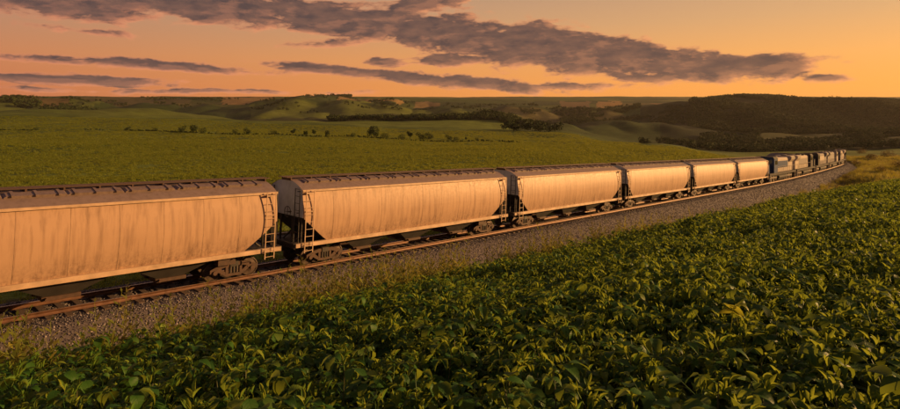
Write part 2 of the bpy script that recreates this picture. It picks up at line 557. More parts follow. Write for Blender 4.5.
def vnoise(x, y):
    xi, yi = np.floor(x).astype(int), np.floor(y).astype(int)
    fx, fy = x - xi, y - yi
    fx, fy = fx * fx * (3 - 2 * fx), fy * fy * (3 - 2 * fy)
    g = lambda a, b_: _lat[a % 256, b_ % 256]
    return (g(xi, yi) * (1 - fx) + g(xi + 1, yi) * fx) * (1 - fy) + (g(xi, yi + 1) * (1 - fx) + g(xi + 1, yi + 1) * fx) * fy - 0.5


def fbm(x, y, o=4):
    r, a = 0, 1.0
    for i in range(o):
        r = r + a * vnoise(x * 2 ** i + 17.3 * i, y * 2 ** i + 5.1 * i); a *= 0.5
    return r


# eye-level survey: image row of the ground for bearings (photo columns) and distances
BX = np.array([0, 150, 300, 450, 550, 650, 750, 850, 950.])
BZ = np.array([74, 120, 200, 300, 400, 550, 700, 900, 1100, 1400, 1800, 2100, 2500, 3000, 3800, 5500, 8000.])
BY = np.array([
    [180, 178, 176, 176, 176, 176, 178, 178, 178],
    [161, 160, 160, 161, 163, 166, 173, 174, 174],
    [148, 148, 148, 150, 151, 153, 162, 163, 162],
    [141, 141, 142, 144, 145, 147, 159, 157, 156],
    [134, 135, 137, 140, 141, 144, 158, 155, 153],
    [123, 126, 131, 134, 136, 149, 157, 154, 152],
    [113, 117, 123.5, 128, 131, 148, 154, 152, 150],
    [117, 120, 124.5, 124.5, 130, 142, 149, 149, 147],
    [117, 118, 121, 123, 127, 135, 143, 145, 143],
    [112, 113, 116, 118, 121, 127, 131, 134, 134],
    [106, 106, 108, 112, 115, 117, 113, 114, 116],
    [102, 102, 103.5, 107, 112, 110, 102, 102, 106],
    [98, 98, 98.5, 102, 108, 106, 101, 101, 102],
    [97, 97, 97.2, 99, 103, 103, 101, 100, 100],
    [98.5, 98.5, 98.5, 99, 98.6, 99, 100, 100, 99.5],
    [97.3, 97.4, 97.2, 97.3, 97.3, 97.2, 97.3, 97.2, 97.4],
    [100, 100, 100, 100, 100, 100, 100, 100, 100.]])
BD = (BY - HY) / F * BZ[:, None]          # metres below eye level


def bearing(X, Y):
    th = np.clip(np.arctan2(X, Y), -0.80, 0.80)
    r = np.hypot(X, Y)
    return CX + F * np.tan(th), r * np.cos(th)


def survey(X, Y):
    xs, Z = bearing(X, Y)
    lz = np.log(np.clip(Z, 74, 8000)); gz = np.log(BZ)
    k = np.clip(np.searchsorted(gz, lz) - 1, 0, len(gz) - 2)
    fz = (lz - gz[k]) / (gz[k + 1] - gz[k])
    xc = np.clip(xs, BX[0], BX[-1])
    j = np.clip(np.searchsorted(BX, xc) - 1, 0, len(BX) - 2)
    fx = (xc - BX[j]) / (BX[j + 1] - BX[j]); fx = fx * fx * (3 - 2 * fx)

    def cr(kk):
        kk = np.clip(kk, 0, len(gz) - 1)
        return BD[kk, j] * (1 - fx) + BD[kk, j + 1] * fx
    p0, p1, p2, p3 = cr(k - 1), cr(k), cr(k + 1), cr(k + 2)
    m1, m2 = (p2 - p0) * 0.35, (p3 - p1) * 0.35
    f2, f3 = fz * fz, fz * fz * fz
    return (2 * f3 - 3 * f2 + 1) * p1 + (f3 - 2 * f2 + fz) * m1 + (-2 * f3 + 3 * f2) * p2 + (f3 - f2) * m2


S_CAM, T_CAM = 25.54, -14.54
CANOPY = 0.80


def field_drop(s, t):
    """ground of the soybean slope below eye level"""
    d = np.clip(S_CAM - s, -45, 30); tcx = np.clip(t - T_CAM, -45, 220)
    g = 0.1 * d + 0.0112 * np.clip(d, 0, 30) ** 2
    return 1.06 + CANOPY + g + 0.072 * tcx


def ground_z(X, Y):
    X = np.asarray(X, float); Y = np.asarray(Y, float)
    s, t = st_of(X, Y)
    sv = survey(X, Y)
    r = np.hypot(X, Y)
    und = fbm(X / 330.0, Y / 330.0, 4) * np.clip((r - 250) / 900.0, 0, 1) * 0.013 * np.clip(r, 0, 3000) * 0.8 * (1 - .8 * sst(2050, 2750, r))
    und = und - (np.abs(fbm(X / 520.0 + 4, Y / 520.0, 4)) - .22) * np.clip((r - 700) / 900.0, 0, 1) * 0.034 * np.clip(r, 0, 2600) * (1 - .86 * sst(2050, 2750, r))
    fold = np.abs(fbm(X / 290.0 + 11, Y / 1000.0 + 2, 4)) - .20
    und = und + fold * 62.0 * sst(800, 1300, r) * (1 - .93 * sst(2000, 2700, r))
    und = und + fbm(X / 60.0 + 5, Y / 190.0, 3) * 3.0 * sst(60, 150, r) * (1 - sst(700, 900, r)) * sst(20, 60, -s)
    rough = fbm(X / 7.0, Y / 7.0, 3) * 0.30 + fbm(X / 30.0, Y / 30.0, 2) * 0.6 * sst(40, 120, r)
    rt = rail_drop(np.clip(t, T0, T1))
    right = field_drop(s, t) * (1 - sst(92, 150, Y)) + sv * sst(92, 150, Y)
    right = right + rough * sst(5, 9, s) * (0.25 + 1.6 * sst(95, 120, Y) * (1 - sst(300, 400, Y))) + fbm(X / 13.0 + 3, Y / 13.0, 3) * 1.8 * sst(98, 125, Y) * sst(5, 11, s) * (1 - sst(300, 400, Y))
    toe = rt + 1.75
    wr = sst(4.2, 7.6, s)
    wl = sst(4.5, 34, -s)
    d = np.where(s >= 0, toe * (1 - wr) + right * wr, toe * (1 - wl) + (sv + rough * 0.5) * wl)
    w_end = sst(T1 - 60, T1, t)
    d = d * (1 - w_end) + sv * w_end
    return -(d) + und


def at_px(x, y, z_lo=3.0, z_hi=6000.0, lift=0.0):
    """first point of the ground met by the line of sight through a photo pixel"""
    zz = np.geomspace(z_lo, z_hi, 3000)
    X = (x - CX) / F * zz
    gz_ = ground_z(X, zz) + lift
    hit = np.nonzero(gz_ >= -(y - HY) / F * zz)[0]
    k = hit[0] if len(hit) else len(zz) - 1
    return X[k], zz[k], float(gz_[k] - lift)


def on_ground(x, Z):
    X = (x - CX) / F * Z
    return X, Z, float(ground_z(np.array([X]), np.array([Z]))[0])


# ------------------------------------------------------------------ ground sheet
def build_ground():
    th = np.concatenate([np.linspace(-0.76, 0.76, 780), np.linspace(0.76, 2 * math.pi - 0.76, 150)[1:-1]])
    rr = np.concatenate([np.geomspace(0.4, 8, 36)[:-1], np.geomspace(8, 120, 210)[:-1], np.geomspace(120, 7800, 215)])
    TH, RR = np.meshgrid(th, rr)
    X, Y = RR * np.sin(TH), RR * np.cos(TH)
    Z = ground_z(X, Y)
    s, t = st_of(X, Y)
    xs, Zd = bearing(X, Y)
    nr, nt = X.shape
    V = np.stack([X, Y, Z], -1).reshape(-1, 3)
    V = np.vstack([V, [[0, 0, float(ground_z(np.array([0.0]), np.array([0.01]))[0])]]])
    a = np.arange(nr * nt).reshape(nr, nt)
    b = np.roll(a, -1, 1)
    Q = np.stack([a[:-1], a[1:], b[1:], b[:-1]], -1).reshape(-1, 4)
    # land cover
    wx = xs + fbm(X / 60.0, Y / 60.0, 3) * np.clip(9000 / np.clip(Zd, 60, 9000), 3, 14)
    wz = Zd * (1 + 0.10 * fbm(X / 90.0 + 9, Y / 90.0, 3))
    C = np.zeros(X.shape + (3,))
    C[:] = (0.160, 0.210, 0.030)

    def paint(mask, c, f=1.0):
        mk = (np.asarray(mask, float) * f)[..., None]
        C[:] = C * (1 - mk) + np.array(c) * mk
    # hill country beyond: patchwork of fields
    u, v = X / 420.0 + 0.35 * Y / 420.0 + 0.5 * fbm(X / 900, Y / 900, 2), Y / 520.0 - 0.3 * X / 520.0
    cell = _lat[(np.floor(u).astype(int)) % 256, (np.floor(v).astype(int) * 7) % 256]
    PAL = [(0.050, 0.085, 0.016), (0.085, 0.120, 0.022), (0.060, 0.070, 0.020), (0.110, 0.100, 0.034), (0.032, 0.055, 0.012), (0.095, 0.125, 0.024), (0.042, 0.065, 0.014)]
    far = Zd > 720
    for i_, c_ in enumerate(PAL):
        paint(far & (cell >= i_ / len(PAL)) & (cell < (i_ + 1) / len(PAL)), c_)
    paint(far & (xs > 640) & (Zd < 2300), (0.020, 0.028, 0.009), 0.8)
    paint((wz > 720) & (wz < 980) & (wx > 290) & (wx < 560), (0.160, 0.210, 0.030))
    paint((wz > 1350) & (wz < 1750) & (wx > 250) & (wx < 520), (0.120, 0.150, 0.026))
    paint((wz > 480) & (wz < 1300) & (wx > 515) & (wx < 660), (0.060, 0.090, 0.020))
    for (x0, x1, z0, z1, c_) in [(222, 274, 2150, 2900, (0.30, 0.19, 0.075)), (338, 372, 1900, 2500, (0.26, 0.17, 0.07)), (378, 402, 2000, 2600, (0.34, 0.22, 0.08)), (415, 440, 2100, 2500, (0.22, 0.15, 0.07)),
                                 (560, 590, 2500, 3300, (0.20, 0.13, 0.06)), (597, 622, 2500, 3300, (0.38, 0.23, 0.08)), (20, 70, 1500, 1900, (0.13, 0.09, 0.04)), (650, 690, 2500, 3000, (0.24, 0.15, 0.06)),
                                 (120, 190, 1900, 2300, (0.10, 0.085, 0.035)), (870, 930, 2300, 2900, (0.18, 0.12, 0.05))]:
        paint((wx > x0) & (wx < x1) & (wz > z0) & (wz < z1), c_, 0.9)
    paint((wx > 762) & (wx < 850) & (wz > 960) & (wz < 1130), (0.11, 0.12, 0.04))
    # field tone drifts across the near left field
    drift = sst(-0.25, 0.35, fbm(X / 45.0, Y / 140.0, 3))
    paint((Zd < 720) * drift, (0.090, 0.130, 0.020), 0.9)
    # soil and litter under the beans, verge, embankment
    right = s > 0
    paint(right & (Y < 200), (0.050, 0.042, 0.024))
    paint(right * sst(88, 100, Y) * (Zd < 720), (0.095, 0.120, 0.028))
    paint((np.abs(s) < 8.5) & (t < 320) & (t > -70), (0.105, 0.090, 0.036))
    paint((np.abs(s) < 4.6) & (t < 320), (0.09, 0.072, 0.062))
    me = raw_mesh('ground', V, Q, M['land'], smooth=True)
    # close the little hole under the camera
    at = me.attributes.new('cover', 'FLOAT_COLOR', 'POINT')
    cols = np.ones((len(V), 4)); cols[:-1, :3] = C.reshape(-1, 3); cols[-1, :3] = C.reshape(-1, 3)[0]
    at.data.foreach_set('color', cols.astype(np.float32).ravel())
    return tag(link('ground', me), 'rolling farmland falling from the bean slope to the line and up to far hills', kind='structure')


build_ground()


# ------------------------------------------------------------------ scatter by geometry nodes (for what nobody could count)
def source_collection(name, meshes):
    c = bpy.data.collections.new(name)
    for i, me in enumerate(meshes):
        c.objects.link(bpy.data.objects.new('%s_%02d' % (name, i), me))
    return c


def scatter(name, coll, nvar, pts, rot, scl, label, cat=None, seed=1, mat=None):
    rs = np.random.RandomState(seed)
    n = len(pts)
    me = bpy.data.meshes.new(name)
    me.vertices.add(n)
    me.vertices.foreach_set('co', np.ascontiguousarray(pts, dtype=np.float32).ravel())
    a = me.attributes.new('rot', 'FLOAT_VECTOR', 'POINT'); a.data.foreach_set('vector', np.ascontiguousarray(rot, dtype=np.float32).ravel())
    a = me.attributes.new('scl', 'FLOAT_VECTOR', 'POINT')
    scl = np.asarray(scl, float)
    if scl.ndim == 1: scl = np.repeat(scl[:, None], 3, 1)
    a.data.foreach_set('vector', np.ascontiguousarray(scl, dtype=np.float32).ravel())
    a = me.attributes.new('idx', 'INT', 'POINT'); a.data.foreach_set('value', rs.randint(0, nvar, n).astype(np.int32))
    o = link(name, me)
    ng = bpy.data.node_groups.new(name + '_scatter', 'GeometryNodeTree')
    ng.interface.new_socket('Geometry', in_out='INPUT', socket_type='NodeSocketGeometry')
    ng.interface.new_socket('Geometry', in_out='OUTPUT', socket_type='NodeSocketGeometry')
    N = ng.nodes; L = ng.links
    i_, o_ = N.new('NodeGroupInput'), N.new('NodeGroupOutput')
    ci = N.new('GeometryNodeCollectionInfo'); ci.inputs['Collection'].default_value = coll
    ci.inputs['Separate Children'].default_value = True; ci.inputs['Reset Children'].default_value = True
    ip = N.new('GeometryNodeInstanceOnPoints'); ip.inputs['Pick Instance'].default_value = True

    def attr(nm, ty):
        q = N.new('GeometryNodeInputNamedAttribute'); q.data_type = ty; q.inputs['Name'].default_value = nm
        return q.outputs[0]
    L.new(i_.outputs[0], ip.inputs['Points']); L.new(ci.outputs[0], ip.inputs['Instance'])
    L.new(attr('idx', 'INT'), ip.inputs['Instance Index'])
    L.new(attr('rot', 'FLOAT_VECTOR'), ip.inputs['Rotation'])
    L.new(attr('scl', 'FLOAT_VECTOR'), ip.inputs['Scale'])
    L.new(ip.outputs[0], o_.inputs[0])
    md = o.modifiers.new('scatter', 'NODES'); md.node_group = ng
    return tag(o, label, cat, kind='stuff')


def euler_z(n, rs, tilt=0.12):
    return np.stack([rs.normal(0, tilt, n), rs.normal(0, tilt, n), rs.uniform(0, 2 * math.pi, n)], -1)


def in_view(X, Y, margin=40):
    xs = CX + F * X / np.maximum(Y, 0.01)
    return (Y > 0.5) & (xs > -margin) & (xs < 900 + margin)


# ------------------------------------------------------------------ track
def sweep(prof, t0, t1, step):
    """closed section (s, z) carried along the line, z measured from the rail head"""
    ts = np.arange(t0, t1 + 1e-6, step)
    x, y, h = path_at(ts)
    z = -rail_drop(ts)
    n = len(prof)
    V = np.zeros((len(ts), n, 3))
    for i, (s_, dz) in enumerate(prof):
        V[:, i, 0] = x + s_ * np.cos(h); V[:, i, 1] = y - s_ * np.sin(h); V[:, i, 2] = z + dz
    return ts, V


def swept_mesh(name, prof, t0, t1, step, mat, closed=True, jitter=None):
    ts, V = sweep(prof, t0, t1, step)
    m_, n_ = V.shape[:2]
    if jitter is not None: V = jitter(V)
    a = np.arange(m_ * n_).reshape(m_, n_)
    if closed:
        b_ = np.roll(a, -1, 1)
        Q = np.stack([a[:-1], b_[:-1], b_[1:], a[1:]], -1).reshape(-1, 4)
    else:
        Q = np.stack([a[:-1, :-1], a[:-1, 1:], a[1:, 1:], a[1:, :-1]], -1).reshape(-1, 4)
    return raw_mesh(name, V.reshape(-1, 3), Q, mat)


def bed_j(V):
    V[..., 2] += fbm(V[..., 0] * .8, V[..., 1] * .8, 3) * 0.06
    return V


prof = [(-5.0, -2.1), (-3.4, -1.05), (-2.0, -.24), (-1.2, -.235), (0, -.245), (1.2, -.235), (1.6, -.23), (2.0, -.24), (2.5, -.55), (3.0, -.86), (3.6, -1.22), (4.3, -1.65), (5.2, -2.2)]
bed = link('ballast', swept_mesh('ballast', prof, T0, T1 - 5, 0.5, M['ballast'], closed=False, jitter=bed_j))
tag(bed, 'grey stone ballast bed under the railway line', kind='structure')

trk = bpy.data.objects.new('railway_track', None); COL.objects.link(trk)
tag(trk, 'single railway line of rusty rails and dark sleepers on the ballast', kind='structure')
GA = 0.7525
for sg in (-1, 1):
    c0 = sg * GA
    rp_ = [(c0 - .07, -.172), (c0 + .07, -.172), (c0 + .07, -.158), (c0 + .012, -.145), (c0 + .012, -.045), (c0 + .036, -.034), (c0 + .036, -.004), (c0 + .028, 0), (c0 - .028, 0), (c0 - .036, -.004), (c0 - .036, -.034), (c0 - .012, -.045), (c0 - .012, -.145), (c0 - .07, -.158)]
    me = swept_mesh('rail', rp_, T0, T1 - 5, 1.0, M['rail'])
    me.materials.append(M['railtop'])
    n_ = len(rp_)
    mi = np.zeros(len(me.polygons), dtype=np.int32)
    for q_ in (6, 7, 8): mi[q_::n_] = 1
    me.polygons.foreach_set('material_index', mi)
    link('rail', me, trk)

slm = MB().box(-.11, .11, -1.3, 1.3, -.16, 0).mesh('sleeper', M['sleeper'])
rr_ = random.Random(3)
st_ = np.arange(-22.0, T1 - 8, 0.6)
for t_ in st_[:300]:
    x, y, h = path_at(t_)
    o = link('sleeper', slm, trk)
    o.location = (x, y, -float(rail_drop(t_)) - .174)
    o.rotation_euler = (rr_.uniform(-.006, .006), math.atan(.045), math.pi / 2 - h + rr_.uniform(-.012, .012))
mb = MB()
for t_ in list(st_[300:]) + list(np.arange(-60, -22, .6)):
    x, y, h = path_at(t_)
    mb.box(-.11, .11, -1.3, 1.3, -.16, 0, Matrix.Translation((x, y, -float(rail_drop(t_)) - .176)) @ Matrix.Rotation(math.pi / 2 - h, 4, 'Z'))
o = link('distant_sleepers', mb.mesh('distant_sleepers', M['sleeper']), trk); o['kind'] = 'stuff'

# loose stones of the ballast
rs = np.random.RandomState(11)
stones = []
for i in range(6):
    bm = bmesh.new(); bmesh.ops.create_icosphere(bm, subdivisions=1, radius=0.5)
    for v in bm.verts:
        v.co = Vector(v.co) * (0.75 + 0.5 * rs.rand()); v.co.z *= 0.75
    me = bpy.data.meshes.new('stone'); bm.to_mesh(me); bm.free(); me.materials.append(M['stone']); stones.append(me)
cs = source_collection('stone_kinds', stones)
pts, scl = [], []
for (ta, tb, dens, sz) in [(-16, 10, 170, .062), (10, 30, 130, .066), (30, 60, 80, .075), (60, 110, 60, .085), (110, 230, 24, .12)]:
    n = int((tb - ta) * 6.5 * dens)
    t_ = rs.uniform(ta, tb, n); s_ = rs.uniform(-1.9, 4.7, n)
    keep = (np.abs(np.abs(s_) - GA) > .1)
    t_, s_ = t_[keep], s_[keep]
    x, y, h = path_at(t_)
    zb = np.interp(s_, [p[0] for p in prof], [p[1] for p in prof])
    X, Y = x + s_ * np.cos(h), y - s_ * np.sin(h)
    Zb = -rail_drop(t_) + zb + fbm(X * .8, Y * .8, 3) * 0.06 + 0.005
    pts.append(np.stack([X, Y, Zb], -1)); scl.append(sz * rs.uniform(.6, 1.4, len(t_)))
pts = np.vstack(pts); scl = np.concatenate(scl)
scatter('ballast_stones', cs, 6, pts, rs.uniform(0, 6.28, (len(pts), 3)), scl, 'loose grey and mauve crushed stone covering the track bed')


# ------------------------------------------------------------------ hopper cars
def wheel_mesh(r=0.42):
    p = [(0.07, -.10), (r * .5, -.06), (r * .86, -.05), (r * .90, -.075), (r, -.07), (r, .055), (r + .028, .06), (r + .028, .085), (r * .86, .085), (r * .8, .03), (r * .4, .04), (.08, .08)]
    return MB().lathe_y(0, 0, p, 24).mesh('wheel', M['wheel'])


WHEEL = wheel_mesh(0.42)
AXLE = MB().tube((0, -.72, 0), (0, .72, 0), .075, 8).mesh('axle', M['steel'])


def side_frame_mesh(half=0.88, loco=False):
    b_ = MB()
    zc = 0.42
    # cast frame: top chord, sloping ends, bottom chord under the springs
    b_.prism([(-half - .22, zc - .02), (-half - .22, zc + .14), (-half + .18, zc + .30), (-.36, zc + .36), (.36, zc + .36), (half - .18, zc + .30), (half + .22, zc + .14), (half + .22, zc - .02), (half - .16, zc - .02), (half - .26, zc + .14), (.36, zc + .20), (-.36, zc + .20), (-half + .26, zc + .14), (-half + .16, zc - .02)], -.07, .07)
    b_.prism([(-half + .25, zc + .16), (-half + .12, zc + .02), (-.34, zc - .24), (.34, zc - .24), (half - .12, zc + .02), (half - .25, zc + .16), (half - .34, zc + .08), (.30, zc - .12), (-.30, zc - .12), (-half + .34, zc + .08)], -.06, .06)
    for x in (-.33, .33): b_.box(x - .06, x + .06, -.065, .065, zc - .14, zc + .22)
    for x in (-half, half):
        b_.lathe_y(x, zc, [(.10, -.12), (.10, .10)], 12)
    return b_.mesh('side_frame', M['rust'])


SIDEFR = side_frame_mesh()
SPRING = MB()
for sx_ in (-.15, 0, .15):
    SPRING.tube((sx_, 0, .28), (sx_, 0, .63), .065, 8)
SPRING = SPRING.mesh('spring', M['steel'])
BOLSTER = MB().box(-.19, .19, -1.12, 1.12, .60, .82).box(-.35, .35, -.30, .30, .80, .98).mesh('truck', M['steel'])


def add_truck(root, x):
    tr = link('truck', BOLSTER, root, Matrix.Translation((x, 0, 0)))
    for dx in (-.88, .88):
        link('axle', AXLE, tr, Matrix.Translation((dx, 0, .42)))
        for sg in (-1, 1):
            link('wheel', WHEEL, tr, Matrix.Translation((dx, sg * GA, .42)) @ (Matrix.Rotation(math.pi, 4, 'Z') if sg > 0 else Matrix.Identity(4)))
    for sg in (-1, 1):
        link('side_frame', SIDEFR, tr, Matrix.Translation((0, sg * 1.02, 0)))
        link('spring', SPRING, tr, Matrix.Translation((0, sg * 1.02, 0)))


ZS, ZE = 1.28, 3.86          # foot and eave of the side sheets
HL, HLB, ZK = 8.30, 6.75, 2.55   # half length, half length at the foot, height of the knee in the end


def half_w(z):
    k = (z - ZS) / (ZE - ZS)
    return 1.47 + 0.16 * math.sin(math.pi * min(1, max(0, k)))


def half_l(z):
    return HL if z >= ZK else HLB + (HL - HLB) * ((z - ZS) / (ZK - ZS)) ** 0.92


def hopper_shell():
    b_ = MB()
    zs = [ZS + (ZE - ZS) * i / 14 for i in range(15)]
    if ZK not in zs: zs = sorted(zs + [ZK])
    nx = 12
    for sg in (-1, 1):
        k = len(b_.v)
        for z in zs:
            for i in range(nx + 1):
                b_.v.append(Vector((-half_l(z) + 2 * half_l(z) * i / nx, sg * half_w(z), z)))
        for j in range(len(zs) - 1):
            for i in range(nx):
                b_.f.append((k + j * (nx + 1) + i, k + j * (nx + 1) + i + 1, k + (j + 1) * (nx + 1) + i + 1, k + (j + 1) * (nx + 1) + i))
    me = b_.mesh('side_shell', M['hopper'], smooth=True)
    return me


def strip_sheet(name, rows, mat, smooth=True):
    """sheet through rows of points"""
    b_ = MB(); n = len(rows[0])
    for r in rows: b_.v += [Vector(p) for p in r]
    for j in range(len(rows) - 1):
        for i in range(n - 1):
            b_.f.append((j * n + i, j * n + i + 1, (j + 1) * n + i + 1, (j + 1) * n + i))
    return b_.mesh(name, mat, smooth)


ROOFP = [(y_, ZE + .02 + 0.46 * (1 - (abs(y_) / 1.52) ** 2.1)) for y_ in np.linspace(-1.52, 1.52, 15)]


def make_hopper():
    root = bpy.data.objects.new('hopper_car', None); COL.objects.link(root)
    link('side_shell', SHELL, root)
    rows = [[(x, y, z) for (y, z) in ROOFP] for x in np.linspace(-HL - .02, HL + .02, 9)]
    rf = link('roof', strip_sheet('roof', rows, M['roof']), root)
    # running board, its brackets, and the hatch covers
    b_ = MB()
    for y_ in (-.36, -.18, 0, .18, .36): b_.box(-HL - .25, HL + .25, y_ - .055, y_ + .055, ZE + .57, ZE + .60)
    for i in range(15):
        x = -HL + 2 * HL * i / 14
        b_.box(x - .03, x + .03, -.42, .42, ZE + .42, ZE + .57)
    link('running_board', b_.mesh('running_board', M['rust']), rf)
    HM = MB(); HM.prism([(-.95, 0), (-.95, .08), (-.88, .13), (.88, .13), (.95, .08), (.95, 0)], -.21, .21)
    for hx in (-.7, 0, .7): HM.box(hx - .05, hx + .05, -.27, .27, .10, .16)
    HM = HM.mesh('hatch', M['roof'])
    for sg in (-1, 1):
        for hx in (-6.9, -4.9, -2.9, -.95, .95, 2.9, 4.9, 6.9):
            link('hatch', HM, rf, Matrix.Translation((hx, sg * .72, ZE + .32)) @ Matrix.Rotation(-sg * .22, 4, 'X'))
    # bright bead along each eave
    for sg in (-1, 1):
        y0 = sg * 1.52
        link('eave_rail', MB().box(-HL - .03, HL + .03, min(y0 - .045, y0 + .045), max(y0 - .045, y0 + .045), ZE - .05, ZE + .05).mesh('eave_rail', M['trim']), root)
        link('side_sill', MB().box(-HL - .30, HL + .30, sg * 1.50 - .085, sg * 1.50 + .085, ZS - .17, ZS + .02).mesh('side_sill', M['trim']), root)
        for i in range(11):
            x = -8.1 + 1.62 * i
            b2 = MB()
            zs = [z for z in np.linspace(ZS + .03, ZE - .06, 9) if abs(x) < half_l(z) - .05]
            for z in zs:
                w_ = sg * (half_w(z) + .006)
                b2.v += [Vector((x - .022, w_, z)), Vector((x + .022, w_, z))]
            b2.f = [(2 * q, 2 * q + 1, 2 * q + 3, 2 * q + 2) for q in range(len(zs) - 1)]
            link('weld_seam', b2.mesh('weld_seam', M['hopper']), root)
    for e_ in (-1, 1):
        w1, w2 = half_w(ZK), half_w(ZE)
        # upright end sheet, closed up to the curve of the roof
        es = MB()
        pl = [(-w1, ZK), (w1, ZK), (w2, ZE)] + [(y, z - .01) for (y, z) in reversed(ROOFP)] + [(-w2, ZE)]
        es.prism_x(pl, e_ * (HL - .03), e_ * (HL + .005))
        link('end_sheet', es.mesh('end_sheet', M['endsheet']), root)
        zs = np.linspace(ZS - .3, ZK, 7)
        rows = [[(e_ * (half_l(z) - .012 if z > ZS else HLB - .012 + (z - ZS) * 1.05), y, z) for y in (-half_w(z) + .01, 0, half_w(z) - .01)] for z in zs]
        link('slope_sheet', strip_sheet('slope_sheet', rows, M['slope'], False), root)
        # posts and struts carrying the overhanging end
        for y_ in (-1.42, 1.42):
            link('corner_post', MB().tube((e_ * (HL - .06), y_, ZS), (e_ * (HL - .06), y_, ZK + .05), .05, 6).mesh('corner_post', M['steel']), root)
        for y_ in (-.55, .55):
            link('end_post', MB().tube((e_ * (HL - .1), y_, ZS - .1), (e_ * (HL - .1), y_, ZK), .06, 6).mesh('end_post', M['steel']), root)
            link('strut', MB().tube((e_ * (HL - .2), y_, ZS - .1), (e_ * (HLB + .5), y_, ZS + .55), .05, 6).mesh('strut', M['steel']), root)
        link('end_platform', MB().box(e_ * HLB, e_ * (HL + .38), -1.41, 1.41, ZS - .15, ZS - .06).box(e_ * (HL + .28), e_ * (HL + .38), -1.5, 1.5, ZS - .22, ZS + .03).mesh('end_platform', M['steel']), root)
        # ladders at the corners: one on each side, one on each end
        for sg in (-1, 1):
            b_ = MB(); x0 = e_ * (HL - .12); y0 = sg * 1.68
            for dx in (0, -e_ * .46): b_.box(min(x0 + dx - .02, x0 + dx + .02), x0 + dx + .02, y0 - .015, y0 + .015, ZS - .45, ZE + .04)
            for j in range(9): b_.tube((x0, y0, ZS - .35 + j * .35), (x0 - e_ * .46, y0, ZS - .35 + j * .35), .014, 5)
            for z in (ZS - .1, ZK + .3, ZE - .1): b_.box(min(x0, x0 - e_ * .46), max(x0, x0 - e_ * .46), min(sg * 1.54, y0), max(sg * 1.54, y0), z - .02, z + .02)
            link('side_ladder', b_.mesh('side_ladder', M['trim']), root)
            b_ = MB(); xe = e_ * (HL + .10)
            for y_ in (sg * 1.0, sg * 1.42): b_.box(xe - .015, xe + .015, y_ - .02, y_ + .02, ZS + .02, ZE + .1)
            for j in range(8): b_.tube((xe, sg * 1.0, ZS + .2 + j * .35), (xe, sg * 1.42, ZS + .2 + j * .35), .014, 5)
            for z in (ZK + .2, ZE - .05): b_.box(min(e_ * HL, xe), max(e_ * HL, xe), sg * 1.2 - .02, sg * 1.2 + .02, z - .02, z + .02)
            link('end_ladder', b_.mesh('end_ladder', M['steel']), root)
        cp = MB().box(e_ * (HL - .3), e_ * (HL + .42), -.16, .16, .72, 1.06)
        cp.box(e_ * (HL + .42), e_ * (HL + .69), -.12, .12, .74, 1.02)
        link('coupler', cp.mesh('coupler', M['steel']), root)
        hs = MB()
        for a_, c_ in (((HL + .3, .45, .95), (HL + .5, .42, .60)), ((HL + .5, .42, .60), (HL + .64, .25, .48))):
            hs.tube((e_ * a_[0], a_[1], a_[2]), (e_ * c_[0], c_[1], c_[2]), .03, 6)
        link('air_hose', hs.mesh('air_hose', M['slope']), root)
    # brake wheel on one end
    b_ = MB(); c_ = Vector((-HL - .22, -.55, 2.75))
    for i in range(14):
        a1, a2 = 2 * math.pi * i / 14, 2 * math.pi * (i + 1) / 14
        b_.tube(c_ + Vector((0, math.cos(a1), math.sin(a1))) * .28, c_ + Vector((0, math.cos(a2), math.sin(a2))) * .28, .018, 5)
    for i in range(4):
        a1 = math.pi / 2 * i
        b_.tube(c_, c_ + Vector((0, math.cos(a1), math.sin(a1))) * .28, .014, 4)
    b_.tube(c_, c_ + Vector((.24, 0, 0)), .03, 6)
    link('brake_wheel', b_.mesh('brake_wheel', M['steel']), root)
    # centre sill and the hoppers under the car
    link('center_sill', MB().box(-HL - .1, HL + .1, -.17, .17, .78, 1.14).mesh('center_sill', M['steel']), root)
    hm = MB(); k = 0
    top = [(-1.9, -1.45, ZS - .02), (1.9, -1.45, ZS - .02), (1.9, 1.45, ZS - .02), (-1.9, 1.45, ZS - .02)]
    bot = [(-.55, -.75, .50), (.55, -.75, .50), (.55, .75, .50), (-.55, .75, .50)]
    hm.v += [Vector(p) for p in top + bot]
    hm.f += [(0, 1, 5, 4), (1, 2, 6, 5), (2, 3, 7, 6), (3, 0, 4, 7), (4, 5, 6, 7)]
    hm = hm.mesh('hopper_bay', M['slope'])
    gm = MB().box(-.62, .62, -.85, .85, .36, .50).box(-.75, .75, -.06, .06, .40, .47)
    gm.tube((-.5, -1.02, .44), (-.5, 1.02, .44), .05, 8)
    gm = gm.mesh('outlet_gate', M['rust'])
    for x in (-3.9, 0.0, 3.9):
        hb = link('hopper_bay', hm, root, Matrix.Translation((x, 0, 0)))
        link('outlet_gate', gm, hb)
    b_ = MB().box(5.7, 6.5, -1.3, -.9, .75, 1.1)
    b_.tube((-5.6, -.9, .95), (-4.6, -.9, .95), .2, 10)
    b_.tube((-6.8, .3, .72), (6.8, .3, .72), .022, 5)
    link('brake_gear', b_.mesh('brake_gear', M['rust']), root)
    for x in (-6.55, 6.55): add_truck(root, x)
    return root


SHELL = hopper_shell()


